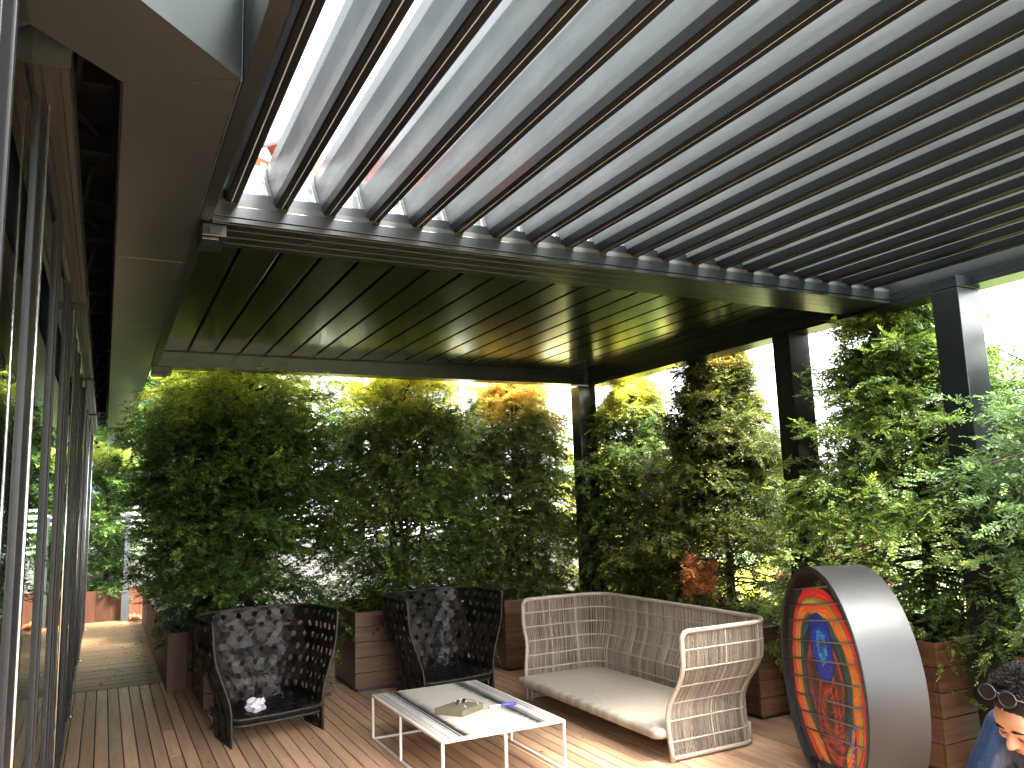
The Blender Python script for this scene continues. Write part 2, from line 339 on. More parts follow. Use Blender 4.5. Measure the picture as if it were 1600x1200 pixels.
# gutter outlet boxes at the building end of the beams
for (xa, xb, ya, yb) in ((.322, .42, 3.40, 3.62), (.31, .46, 7.03, 7.2)):
    p = MB(); p.box(xa, xb, ya, yb, 2.745, 2.797); p.box(xa, xb - .03, ya + .01, yb - .02, 2.73, 2.744); p.build('gutter_outlet', M['anth'], perg, bevel=.003)
# open louvres (near module)
LS = .2075
def louvre_profile(x0):
    # blade leaning up to the left, ending in a gutter foot
    return [(x0 + .001, 2.931), (x0 + .012, 2.931), (x0 + .004, 2.965), (x0 - .010, 3.03), (x0 - .017, 3.070), (x0 - .024, 3.082), (x0 - .030, 3.082), (x0 - .028, 3.03), (x0 - .010, 2.965)]
xs = [.402 + LS * i for i in range(20)]
for i, x0 in enumerate(xs):
    root = bpy.data.objects.new('louvre', None); col.objects.link(root); root.parent = perg; root.location = (x0, 0, 0); root.empty_display_size = .05
    b = MB(); b.prism(louvre_profile(0), -1.3, 3.399, .5); b.build('blade', M['blade'], root)
    b = MB()
    b.prism([(.004, 2.893), (.010, 2.889), (.0285, 2.888), (.0285, 2.930), (-.001, 2.930)], -1.3, 3.398)
    b.prism([(.0335, 2.888), (.052, 2.886), (.060, 2.893), (.060, 2.925), (.0335, 2.918)], -1.3, 3.398)
    b.build('gutter', M['blade_dark'], root)
    b = MB(); b.prism([(.0287, 2.8895), (.0333, 2.8895), (.0333, 2.896), (.0287, 2.896)], -1.3, 3.398); b.build('lip_glint_strip', M['glintw'], root)  # thin strip added as the painted bright reflection on the lip
    b = MB(); b.prism([(-.058, 3.10), (-.002, 2.896), (.000, 2.892), (.015, 2.892), (.012, 2.90), (-.034, 3.10)], 3.3995, 3.412); b.build('end_cap', M['cap'], root)
# actuator rail behind the cross beam with little vents under every blade
b = MB(); b.box(XL, XR - .003, 3.430, 3.442, 2.952, 3.03); b.box(XL, XR - .003, 3.418, 3.442, 2.900, 2.949)
b.box(XL, XR - .003, 3.443, 3.455, 3.0, 3.10)
rail = b.build('actuator_rail', M['silver'], perg, bevel=.002)
b = MB()
for x0 in xs:
    for k in range(6): b.box(x0 - .052 + k * .0075, x0 - .0485 + k * .0075, 3.4150, 3.4175, 2.917, 2.937, 0)
    b.box(x0 - .125, x0 + .004, 3.412, 3.4174, 2.895, 2.905, 0)
b.build('vent_slots', M['black'], rail)
b = MB(); b.box(XL, XR - .003, 3.365, 3.417, 2.875, 2.893); b.box(XL, XR - .003, 3.365, 3.369, 2.893, 2.898); b.build('gutter_channel', M['black'], perg)
# closed louvres (far module), each a lacquered slat with dark joints between
zc = 2.935; xc = XL + .01; w_ = (XR - XL - .02) / 20
for i in range(20):
    p = MB(); p.box(xc + i * w_ + .010, xc + (i + 1) * w_ - .010, 3.712, 7.02, zc, zc + .035); p.build('closed_louvre', M['panel'], perg, bevel=.004)
b = MB(); b.box(XL, XR, 3.712, 7.05, 3.03, 3.06); b.build('roof_deck', M['black'], perg)
b = MB()
for i in range(1, 20): b.tube([(xc + i * w_, 6.93, zc - .004), (xc + i * w_, 6.93, zc + .02)], .006, 8)
b.build('pivot_pins', M['anth'], perg)

# ------------------------------------------------------------------ glass facade with canopy
fac = empty('building', (-.25, 3, 0), 0, 'dark framed glass building front with metal canopy along the deck edge', 'building')
def fb(b, name, m, parent=fac, bevel=0, smooth=False):
    o = b.build(name, m, parent, bevel=bevel, smooth=smooth)
    if parent is fac: o.location = (.25, -3, 0)
    return o
ZT = 3.17
# sliding panels: stiles; positions along Y
FR = [(.9, 1.05), (1.62, 1.80), (2.40, 2.60), (2.605, 2.72), (3.45, 3.52), (3.525, 3.60), (4.38, 4.5), (4.505, 4.70), (4.80, 4.88), (5.6, 5.9), (6.35, 6.5), (7.3, 7.5), (8.1, 8.2), (8.9, 9.1), (9.8, 10.0), (10.8, 11), (11.8, 12), (12.7, 12.9), (13.4, 13.6)]
for i, (ya, yb) in enumerate(FR):
    xo = (-.19, -.196)[i % 2]
    b = MB(); b.box(-.275, xo - .006, ya, yb - .03, .0, ZT); b.box(-.26, xo, yb - .028, yb, .0, ZT)
    fb(b, 'stile', M['frame'], bevel=.003)
b = MB(); b.box(-.29, -.19, -2, 13.6, .0, .045); b.box(-.29, -.225, -2, 13.6, ZT + .002, 3.277)
fb(b, 'track_frame', M['frame'], bevel=.003)
prev = -2
for (ya, yb) in FR:
    if ya - prev > .1: b = MB(); b.box(-.214, -.206, prev + .002, ya - .002, .047, ZT); fb(b, 'pane', M['glass'])
    prev = yb
# ceiling void above the canopy gap, with ribs
b = MB(); b.box(-.248, .3, 2.2, 20.5, 3.28, 3.31); b.box(-.248, -.02, -2, 2.2, 3.28, 3.31)
fb(b, 'raw_ceiling', M['void'])
b = MB()
for y in np.arange(2.45, 20, .62): b.box(-.246, -.03, y, y + .05, 3.16, 3.278)
for y in np.arange(2.7, 20, 1.24): b.tube([(-.1, y, 3.2), (-.16, y + .5, 3.12), (-.08, y + .9, 3.2)], .012, 6)
fb(b, 'ceiling_rib', M['void'])
# soffit panels: straight strip and the mitred near corner
S = [(2.2, 4.02), (4.023, 5.55), (5.553, 7.11), (7.113, 8.67), (8.673, 10.2), (10.203, 14), (14.003, 20)]
for i, (y0, y1) in enumerate(S):
    b = MB(); xr = .297
    if i == 0: b.add([(.004, 2.33, 2.8), (xr, 2.185, 2.8), (xr, y1, 2.8), (.004, y1, 2.8), (.004, 2.33, 2.83), (xr, 2.185, 2.83), (xr, y1, 2.83), (.004, y1, 2.83)], [(3, 2, 1, 0), (4, 5, 6, 7), (0, 1, 5, 4), (1, 2, 6, 5), (2, 3, 7, 6), (3, 0, 4, 7)])
    else: b.box(.004, xr, y0, y1, 2.8, 2.83)
    fb(b, 'soffit_panel', M['soffit'], bevel=.001)
b = MB()
e = .003
b.add([(.004, 2.327, 2.8), (-1.3, 1.05, 2.8), (-1.0, .86, 2.8), (.297, 2.180, 2.8)] + [(.004, 2.327, 2.83), (-1.3, 1.05, 2.83), (-1.0, .86, 2.83), (.297, 2.180, 2.83)], [(0, 1, 2, 3), (7, 6, 5, 4), (0, 3, 7, 4), (3, 2, 6, 7), (2, 1, 5, 6), (1, 0, 4, 5)])
fb(b, 'soffit_panel', M['soffit'])
b = MB()
nrm = Vector((1, -1)).normalized() * .004
for (t0, t1) in ((0, .30), (.306, 1)):
    p0 = Vector((.297, 2.180)).lerp(Vector((-1.0, .86)), t0); p1 = Vector((.297, 2.180)).lerp(Vector((-1.0, .86)), t1)
    q0, q1 = p0 + nrm, p1 + nrm
    b.add([(p0.x, p0.y, 2.8), (p1.x, p1.y, 2.8), (p1.x, p1.y, 4.0), (p0.x, p0.y, 4.0), (q0.x, q0.y, 2.797), (q1.x, q1.y, 2.797), (q1.x, q1.y, 4.0), (q0.x, q0.y, 4.0)], [(0, 1, 2, 3), (7, 6, 5, 4), (0, 4, 5, 1), (2, 6, 7, 3), (0, 3, 7, 4), (1, 5, 6, 2)])
fb(b, 'fascia', M['fascia'])
b = MB(); b.box(.2975, .3035, 2.19, 20, 2.797, 4.0); fb(b, 'fascia', M['fascia'])
b = MB(); b.box(-.003, .003, 2.335, 20, 2.802, 3.28); b.box(-.25, .297, 19.99, 20.0, 2.8, 3.28); fb(b, 'fascia_back', M['void'])
p0 = Vector((.297, 2.180)).lerp(Vector((-1.0, .86)), .303)
b = MB(); b.box(-.006, .006, -.003, .003, 2.79, 4.0, rot=R(45), org=(p0.x + .004, p0.y - .004, 0)); fb(b, 'joint_strip', mat('cream_sealant', (.45, .38, .26), .6))
# blinds
for (y0, y1) in ((2.22, 4.83), (4.98, 7.5), (7.65, 10.2), (10.35, 12.9)):
    c = MB()
    c.prism([(-.215, 2.76), (-.208, 2.752), (-.190, 2.757), (-.187, 2.752), (-.165, 2.752), (-.162, 2.757), (-.146, 2.757), (-.143, 2.752), (-.126, 2.752), (-.122, 2.76), (-.122, 2.86), (-.215, 2.86)], y0, y1)
    o = fb(c, 'blind_cassette', M['blind'])
    b = MB(); b.box(-.218, -.119, y0 - .012, y0 - .001, 2.748, 2.87); b.build('end_plate', M['black'], o)
for y in (2.42, 4.90, 7.57, 10.3, 12.95):
    b = MB(); b.tube([(-.1835, y, .02), (-.178, y, 2.74)], .0042 if y < 3 else .005, 8); b.tube([(-.1735, y, .0), (-.1735, y, .02)], .014, 10)
    fb(b, 'guide_cable', M['steel'], smooth=True)
# interior seen through the glass
b = MB(); b.box(-3.2, -.3, -2, 13.6, -.06, -.002); fb(b, 'room_floor', M['beigefloor'])
b = MB(); b.box(-3.3, -3.2, -2, 13.6, -.06, 3.2); b.box(-3.2, -.3, -2, 13.6, 2.8, 2.84); b.box(-3.2, -.3, 13.55, 13.6, 0, 2.8); fb(b, 'room_wall', M['room'])
def curtain(y0, y1, label):
    n = int((y1 - y0) / .012); vs = []; fs = []
    for j, z in enumerate((.03, 1.3, 2.6)):
        for i in range(n + 1):
            y = y0 + (y1 - y0) * i / n; vs.append((-.42 + .035 * math.sin(y * 48 + .4 * j + math.sin(y * 9)) + .012 * math.sin(y * 21), y, z))
    for j in range(2):
        for i in range(n): a = j * (n + 1) + i; fs.append((a, a + 1, a + n + 2, a + n + 1))
    b = MB(); b.add(vs, fs, .5); o = b.build('curtain', M['curtain'], smooth=True)
    s = o.modifiers.new('thickness', 'SOLIDIFY'); s.thickness = .003
    tag(o, label, 'curtain', 'green curtains behind the glass')
curtain(.9, 3.3, 'green pleated curtain behind the nearest glass pane')
curtain(4.0, 6.1, 'green pleated curtain hanging further along behind the glass doors')

# ------------------------------------------------------------------ planters
def planter(x0, x1, y0, y1, h, label, ang=0):
    root = empty('wooden_planter', ((x0 + x1) / 2, (y0 + y1) / 2, 0), ang, label, 'planter', 'wooden plank planters around the deck')
    W, D = (x1 - x0) / 2, (y1 - y0) / 2; b = MB(); n = 5; ch = (h - .03) / n
    for k in range(n):
        z0 = .03 + k * ch; z1 = z0 + ch - .004; j = random.uniform(-.001, .001)
        b.box(-W + j, W + j, -D, -D + .025, z0, z1); b.box(-W + j, W + j, D - .025, D, z0, z1)
        b.box(-W, -W + .025, -D + .0265, D - .0265, z0, z1); b.box(W - .025, W, -D + .0265, D - .0265, z0, z1)
    b.build('plank_sides', M['planter'], root, bevel=.003)
    f = MB(); f.box(-W + .03, W - .03, -D + .03, D - .03, 0, .06, 0); f.box(-W + .026, -W + .03, -D + .026, D - .026, .05, h - .02, 0); f.box(W - .03, W - .026, -D + .026, D - .026, .05, h - .02, 0); f.box(-W + .026, W - .026, -D + .026, -D + .03, .05, h - .02, 0)
    f.build('liner', M['black'], root)
    s = MB(); s.box(-W + .031, W - .031, -D + .031, D - .031, .06, h - .08); s.build('soil', M['soil'], root)
    return root
planter(.765, 1.83, 7.06, 8.02, .66, 'brown plank planter behind the left black wicker chair')
planter(2.0, 3.06, 7.04, 8.02, .68, 'brown plank planter between the two black wicker chairs, its left side in shadow')
planter(3.46, 4.40, 7.02, 7.98, .66, 'brown plank planter between the right black chair and the beige sofa')
planter(4.27, 5.2, 5.85, 6.85, .66, 'brown plank planter hidden behind the back of the beige sofa')
planter(4.21, 5.2, 4.47, 5.45, .64, 'brown plank planter between the beige sofa and the round screen')
planter(4.25, 5.2, 3.09, 4.06, .72, 'brown plank planter just right of the round screen')
planter(4.25, 5.2, 1.55, 2.65, .72, 'brown plank planter behind the crouching man')
def corten(x0, x1, y0, y1, h, label):
    root = empty('rusty_planter', ((x0 + x1) / 2, (y0 + y1) / 2, 0), 0, label, 'planter', 'rust brown planters along the walkway')
    W, D = (x1 - x0) / 2, (y1 - y0) / 2; b = MB()
    n = max(1, round(2 * D / .16)); s = 2 * D / n
    for k in range(n):
        for sx in (-1, 1): b.box(min(sx * W, sx * (W - .02)), max(sx * W, sx * (W - .02)), -D + .022 * (k == 0) + k * s + .001, -D + (k + 1) * s - .001 - .022 * (k == n - 1), 0, h - .012)
    n = max(1, round(2 * W / .16)); s = 2 * W / n
    for k in range(n):
        for y in (-D, D - .02): b.box(-W + k * s + .001, -W + (k + 1) * s - .001, y, y + .02, 0, h - .012)
    b.build('board_sides', M['corten'], root, bevel=.002)
    r = MB(); r.box(-W, W, -D, -D + .035, h - .011, h); r.box(-W, W, D - .035, D, h - .011, h); r.box(-W, -W + .035, -D + .036, D - .036, h - .011, h); r.box(W - .035, W, -D + .036, D - .036, h - .011, h); r.build('top_rim', M['corten'], root, bevel=.002)
    s_ = MB(); s_.box(-W + .021, W - .021, -D + .021, D - .021, .02, h - .06); s_.build('soil', M['soil'], root)
corten(.56, 1.25, 8.1, 13.3, .51, 'long rust brown planter lining the right side of the walkway')
corten(-.24, .31, 13.9, 14.42, .46, 'rust brown planter closing the walkway beside the glass doors')
corten(.40, 1.3, 14.02, 14.44, .46, 'low rust brown planter behind the thin grey post')
b = MB(); b.box(.30, .375, 13.75, 13.82, 0, 1.6); po = b.build('fence_post', mat('grey_steel_post', (.05, .055, .06), .5), bevel=.003); tag(po, 'thin grey steel post standing at the end of the walkway', 'post')
b = MB(); b.box(.285, .39, 13.735, 13.835, 0, .45); b.build('post_sleeve', po.data.materials[0], po, bevel=.003)

# ------------------------------------------------------------------ far fence and building
fen = empty('louvred_fence', (4, 14.6, 0), 0, 'pale parapet with white horizontal slats at the far end of the terrace', 'fence')
b = MB(); b.box(-4.6, 9, 0, .1, -4, .98); b.build('parapet', M['plaster'], fen)
for i in range(7):
    z = 1.02 + i * .11
    b = MB(); b.box(-4.6, 9, .0, .07, z, z + .05 + .012 * (i % 2)); b.build('slat', M['bwhite'], fen, bevel=.004)
for x in np.arange(-4.5, 9, 1.5):
    b = MB(); b.box(x, x + .05, .072, .12, .98, 1.78); b.build('post', M['bwhite'], fen)
bld = empty('office_building', (5, 22, -4), 0, 'pale glass office block with white mullions beyond the hedge', 'building')
b = MB(); b.box(-9, 7.6, .15, 8, 0, 13); b.build('wall', M['plaster'], bld)
for i in range(11):
    x = -9 + i * 1.51
    for k in range(5):
        b = MB(); b.box(x + .04, x + 1.47, .06, .12, .5 + k * 2.5, 2.3 + k * 2.5); b.build('window', M['bglass'], bld)
for i in range(12):
    b = MB(); b.box(-9.06 + i * 1.51, -8.92 + i * 1.51, -.12, .058, 0, 13.0); b.build('mullion', M['bwhite'], bld)
for k in range(10):
    b = MB(); b.box(-9.05, 7.65, -.08, .056, .38 + k * 1.25, .46 + k * 1.25); b.build('transom', M['bwhite'], bld)
b = MB(); b.tube([(-9 + .25 * i, -.3, 8.3 + 2.2 * math.sin(.14 * i + .3)) for i in range(30)], .05, 6); b.build('arched_pipe', M['frame'], bld, smooth=True)

# ------------------------------------------------------------------ trees
def quads_object(name, V, T, m, parent):
    """V: (N,4,3) quads, T: (N,) tint"""
    n = len(V); me = bpy.data.meshes.new(name)
    me.vertices.add(n * 4); me.vertices.foreach_set('co', V.reshape(-1).astype(np.float32))
    me.loops.add(n * 4); me.loops.foreach_set('vertex_index', np.arange(n * 4, dtype=np.int32))
    me.polygons.add(n); me.polygons.foreach_set('loop_start', np.arange(0, n * 4, 4, dtype=np.int32))
    try: me.polygons.foreach_set('loop_total', np.full(n, 4, dtype=np.int32))
    except Exception: pass
    me.update(calc_edges=True)
    a = me.attributes.new('tint', 'FLOAT', 'FACE'); a.data.foreach_set('value', T.astype(np.float32))
    me.materials.append(m)
    o = bpy.data.objects.new(name, me); col.objects.link(o); o.parent = parent
    return o
def nrm_(a): return a / np.maximum(np.linalg.norm(a, axis=-1, keepdims=True), 1e-9)

def tree(name, x, y, z0, H, Rr, prof, m, label, seed, nb=110, leaf=.03, dens=1.0, stems=1, group=None, cat='tree', open_=0.0, lean=(0, 0), rise=.25, droop=.25, clip=None, tz=None):
    """prof(h 0..1) -> crown radius factor. Foliage: branches > twigs > sprays > needle-like leaves."""
    g = np.random.default_rng(seed)
    root = empty(name, (x, y, z0), 0, label, cat, group)
    nb = int(nb)
    h = (np.arange(nb) + g.random(nb)) / nb; h = .02 + .97 * h ** .95
    az = np.arange(nb) * 2.39996 + g.normal(0, .3, nb)
    rad = np.array([prof(q) for q in h]) * Rr * g.uniform(.72, 1.12, nb)
    bx, by = lean[0] * h, lean[1] * h
    dirh = np.stack([np.cos(az), np.sin(az), np.zeros(nb)], 1)
    base = np.stack([bx, by, h * H * .93], 1)
    rs = rise * g.uniform(.2, 1.8, nb) + g.normal(.05, .28, nb); dr = droop * g.uniform(.3, 1.9, nb)
    rs = rs - .7 * np.clip(1 - h / .22, 0, 1); up_top = np.clip((h - .75) / .25, 0, 1) * (.9 if rise < .5 else .6)
    def bp(i, t):  # branch point
        r = rad[i] * t
        P = base[i] + dirh[i] * r[..., None]
        P[..., 2] += (rs[i] + up_top[i]) * r - dr[i] * r * t
        return P
    # twigs
    ntw = 13
    bi = np.repeat(np.arange(nb), ntw); tt = np.tile(np.linspace(.22, 1.0, ntw), nb) + g.normal(0, .02, nb * ntw); tt = np.clip(tt, .1, 1.02)
    side = np.tile(np.where(np.arange(ntw) % 2 == 0, 1., -1.), nb)
    last = np.tile(np.arange(ntw) == ntw - 1, nb)
    O = bp(bi, tt); D0 = nrm_(bp(bi, tt + .02) - O)
    S0 = nrm_(np.cross(D0, np.array([0, 0, 1.])))
    ang = g.uniform(R(35), R(68), len(bi)); ang[last] = 0.05
    TD = nrm_(D0 * np.cos(ang)[:, None] + S0 * (side * np.sin(ang))[:, None] + g.normal(0, .27, (len(bi), 3)) + np.array([0, 0, -.05]))
    TL = np.clip(rad[bi] * .52 * (1.12 - .62 * tt), .06, .34) * g.uniform(.7, 1.25, len(bi))
    keep = g.random(len(bi)) > open_ * np.clip(1.3 - tt, 0, 1)
    bi, tt, O, TD, TL, D0, S0 = [a[keep] for a in (bi, tt, O, TD, TL, D0, S0)]
    # sprays along the twig
    nsp = int(7 * dens) + 1
    ti = np.repeat(np.arange(len(bi)), nsp); s = np.tile(np.linspace(.12, 1, nsp), len(bi))
    sd = np.tile(np.where(np.arange(nsp) % 2 == 0, 1., -1.), len(bi)); lst = np.tile(np.arange(nsp) == nsp - 1, len(bi))
    UP = np.array([0, 0, 1.])
    SO = O[ti] + TD[ti] * (TL[ti] * s)[:, None]; SO[:, 2] -= .12 * TL[ti] * s ** 2
    TS = nrm_(np.cross(TD, UP))
    a2 = g.uniform(R(30), R(60), len(ti)); a2[lst] = 0
    SD = nrm_(TD[ti] * np.cos(a2)[:, None] + TS[ti] * (sd * np.sin(a2))[:, None] + g.normal(0, .42, (len(ti), 3)) + np.array([0, 0, -.05]))
    SL = leaf * g.uniform(2.2, 3.9, len(ti)) * (1.15 - .35 * s)
    # leaves on the spray
    nl = 11
    li = np.repeat(np.arange(len(ti)), nl); q = np.tile(np.linspace(.05, 1, nl), len(ti)); ls = np.tile(np.where(np.arange(nl) % 2 == 0, 1., -1.), len(ti))
    lt = np.tile(np.arange(nl) == nl - 1, len(ti))
    d = SD[li]; sdv = nrm_(np.cross(SD, UP + g.normal(0, .35, (len(SD), 3))))[li]; nv = np.cross(sdv, d)
    A = SO[li] + d * (SL[li] * q)[:, None] - nv * (0.10 * SL[li] * q ** 2)[:, None]
    al = np.where(lt, 0, R(48)); ld_ = nrm_(d * np.cos(al)[:, None] + sdv * (ls * np.sin(al))[:, None] + nv * g.uniform(-.25, .3, len(li))[:, None])
    L = leaf * g.uniform(.75, 1.2, len(li)) * (1 - .35 * q); W = L * .23
    wv = nrm_(np.cross(ld_, nv + .4 * g.normal(0, 1, (len(li), 3)))) * W[:, None]
    mid = A + ld_ * (L * .5)[:, None]
    V = np.stack([A, mid + wv, A + ld_ * L[:, None], mid - wv], 1)
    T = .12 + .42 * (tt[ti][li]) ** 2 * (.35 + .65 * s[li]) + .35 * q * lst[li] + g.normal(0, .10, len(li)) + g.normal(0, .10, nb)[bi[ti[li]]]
    if clip is not None:
        k = clip(A[:, 0] + x, A[:, 1] + y, A[:, 2] + z0); V = V[k]; T = T[k]
    quads_object('crown', V, np.clip(T, 0, 1), m, root)
    # wood
    b = MB(); top = H * .97
    for k in range(stems):
        ox, oy = (0, 0) if stems == 1 else (.10 * math.cos(k * 2.1), .10 * math.sin(k * 2.1)); sp = 0 if stems == 1 else 1
        pts = [(ox * (1 + sp * 2 * t) + lean[0] * t + .02 * math.sin(5 * t + k), oy * (1 + sp * 2 * t) + lean[1] * t + .02 * math.cos(4 * t + k), -.12 + (top + .12) * t * (1 - .08 * k)) for t in np.linspace(0, 1, 9)]
        b.tube(pts, [(.042 if stems == 1 else .026) * (1 - .88 * t) + .003 for t in np.linspace(0, 1, 9)], 7)
    b.build('trunk', M['bark'], root, smooth=True)
    b = MB()
    for i in range(nb):
        t = np.linspace(0, .97, 5); Pb = bp(np.full(5, i), t)
        if clip is not None:
            ok = clip(Pb[:, 0] + x, Pb[:, 1] + y, Pb[:, 2] + z0); k = 5 if ok.all() else int(np.argmin(ok)); Pb = Pb[:k]; t = t[:k]
            if k < 2: continue
        b.tube([tuple(p) for p in Pb], [.006 * (1 - .8 * u) * (1 + .3 * Rr) + .001 for u in t], 4, cap=False)
    # twig wood
    for j in g.choice(len(bi), min(len(bi), 500), replace=False):
        p = O[j]; e_ = O[j] + TD[j] * TL[j] * .9; e_[2] -= .1 * TL[j]
        if clip is not None and not bool(clip(np.array([e_[0] + x]), np.array([e_[1] + y]), np.array([e_[2] + z0]))[0]): continue
        b.tube([tuple(p), tuple(e_)], [.0028, .0012], 3, cap=False)
    b.build('limbs', M['bark'], root, smooth=True)
    return root

col_ = lambda h: min(1, .66 + 1.9 * h) * (1 if h < .86 else max(.2, 1 - (h - .86) / .2))
cone = lambda h: min(1, .55 + 3.5 * h) * max(.10, 1 - max(0, h - .12) / .9)
loose = lambda h: min(1, .7 + h) * (1 if h < .6 else max(.18, 1 - (h - .6) / .55))
g_dark = leaf_mat('yew_leaf', (0.034, 0.069, 0.015), (0.104, 0.199, 0.034), (0.322, 0.473, 0.066), .45, ((0.532, 0.588, 0.084), 1.2, 2.4, 1.1))  # yellow-tinged top also has backlit glow painted into it
g_mid = leaf_mat('mid_green_leaf', (0.049, 0.081, 0.020), (0.139, 0.220, 0.039), (0.423, 0.536, 0.073), .45, ((0.750, 0.725, 0.112), 1.2, 2.4, 1.1))  # bright yellow top is backlit glow put into the leaf colour
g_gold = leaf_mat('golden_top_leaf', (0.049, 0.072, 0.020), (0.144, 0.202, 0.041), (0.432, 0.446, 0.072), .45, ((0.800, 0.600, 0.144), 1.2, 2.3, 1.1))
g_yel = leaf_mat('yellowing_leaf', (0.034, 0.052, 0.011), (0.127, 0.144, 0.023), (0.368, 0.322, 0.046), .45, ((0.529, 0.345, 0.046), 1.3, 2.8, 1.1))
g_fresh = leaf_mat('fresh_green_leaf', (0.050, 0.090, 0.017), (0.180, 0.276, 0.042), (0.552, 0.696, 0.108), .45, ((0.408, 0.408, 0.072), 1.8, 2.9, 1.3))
g_fresh2 = leaf_mat('cool_green_leaf', (0.042, 0.085, 0.029), (0.143, 0.247, 0.072), (0.442, 0.624, 0.156), .45)
g_blue = leaf_mat('juniper_leaf', (0.040, 0.093, 0.034), (0.129, 0.245, 0.071), (0.374, 0.546, 0.115), .45)
g_lime = leaf_mat('lime_juniper_leaf', (0.042, 0.098, 0.028), (0.154, 0.308, 0.049), (0.350, 0.588, 0.084), .45)
GB = 'conifers in the planters behind the chairs'; GR = 'conifers along the right side of the terrace'
nowall = lambda X, Y, Z: ((Y > 7.30) | (Z < 2.78)) & ((Y > 7.0) | (Z > .95)) & ((X > .74) | (Z > .80))
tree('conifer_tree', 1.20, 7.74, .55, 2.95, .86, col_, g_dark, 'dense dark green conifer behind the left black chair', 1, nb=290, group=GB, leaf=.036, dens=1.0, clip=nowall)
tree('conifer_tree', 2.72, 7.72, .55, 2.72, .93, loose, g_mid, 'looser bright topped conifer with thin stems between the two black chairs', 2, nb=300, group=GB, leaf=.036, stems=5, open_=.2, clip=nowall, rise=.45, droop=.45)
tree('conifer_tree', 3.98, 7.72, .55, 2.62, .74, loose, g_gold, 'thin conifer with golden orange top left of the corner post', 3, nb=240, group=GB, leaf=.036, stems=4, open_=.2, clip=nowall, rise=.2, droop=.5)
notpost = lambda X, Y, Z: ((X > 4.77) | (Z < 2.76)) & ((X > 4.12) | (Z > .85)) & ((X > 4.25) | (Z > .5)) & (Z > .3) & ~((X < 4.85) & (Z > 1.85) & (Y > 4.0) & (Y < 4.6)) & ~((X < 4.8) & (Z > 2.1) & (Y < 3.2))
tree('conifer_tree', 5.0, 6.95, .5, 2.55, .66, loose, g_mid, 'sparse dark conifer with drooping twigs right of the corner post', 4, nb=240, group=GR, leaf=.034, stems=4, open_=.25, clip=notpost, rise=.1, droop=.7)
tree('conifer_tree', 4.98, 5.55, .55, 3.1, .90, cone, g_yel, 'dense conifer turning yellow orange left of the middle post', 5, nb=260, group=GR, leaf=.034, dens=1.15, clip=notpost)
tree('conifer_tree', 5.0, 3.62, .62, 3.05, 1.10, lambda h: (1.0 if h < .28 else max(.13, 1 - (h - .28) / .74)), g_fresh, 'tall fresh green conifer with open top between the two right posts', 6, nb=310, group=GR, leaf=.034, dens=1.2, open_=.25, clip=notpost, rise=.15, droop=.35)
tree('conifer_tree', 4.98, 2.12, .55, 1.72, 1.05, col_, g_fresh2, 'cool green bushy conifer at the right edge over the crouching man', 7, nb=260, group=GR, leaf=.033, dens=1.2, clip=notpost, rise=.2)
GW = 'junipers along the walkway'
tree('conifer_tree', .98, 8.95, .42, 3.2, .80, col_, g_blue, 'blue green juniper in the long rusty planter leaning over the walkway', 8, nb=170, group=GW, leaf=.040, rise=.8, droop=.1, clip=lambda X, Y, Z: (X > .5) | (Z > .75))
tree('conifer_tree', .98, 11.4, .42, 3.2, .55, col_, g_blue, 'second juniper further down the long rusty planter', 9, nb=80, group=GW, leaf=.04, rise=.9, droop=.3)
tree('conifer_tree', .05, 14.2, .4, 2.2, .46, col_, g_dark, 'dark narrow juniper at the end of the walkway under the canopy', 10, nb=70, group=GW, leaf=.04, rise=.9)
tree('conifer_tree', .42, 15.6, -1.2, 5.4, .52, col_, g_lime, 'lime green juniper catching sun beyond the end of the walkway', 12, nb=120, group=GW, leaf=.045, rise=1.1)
# the dry brown branch in the yellowing conifer
g_dry = leaf_mat('dry_leaf', (0.280, 0.098, 0.028), (0.588, 0.224, 0.070), (0.770, 0.364, 0.140), .3)
tree('dry_branch', 4.35, 5.22,   .80, .20, .085, lambda h: .7 + .3 * h, g_dry, 'dry orange brown branch above the back of the sofa', 13, nb=12, leaf=.022, cat='branch')
# trees seen beyond the terrace
g_aut = leaf_mat('autumn_leaf', (.20, .08, .03), (.42, .18, .05), (.60, .32, .08), .4)
tree('autumn_tree', 8.2, 7.3, -4, 5.9, .75, loose, g_aut, 'orange brown autumn tree beyond the terrace behind the right conifers', 14, nb=110, leaf=.07, group='trees beyond the terrace')
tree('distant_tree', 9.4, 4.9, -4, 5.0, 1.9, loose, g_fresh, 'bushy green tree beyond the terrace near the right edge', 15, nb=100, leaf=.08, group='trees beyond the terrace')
tree('distant_tree', 8.4, 11.6, -4, 6.2, 2.2, col_, g_mid, 'green tree seen between the corner post and the sparse conifer', 16, nb=120, leaf=.08, group='trees beyond the terrace')

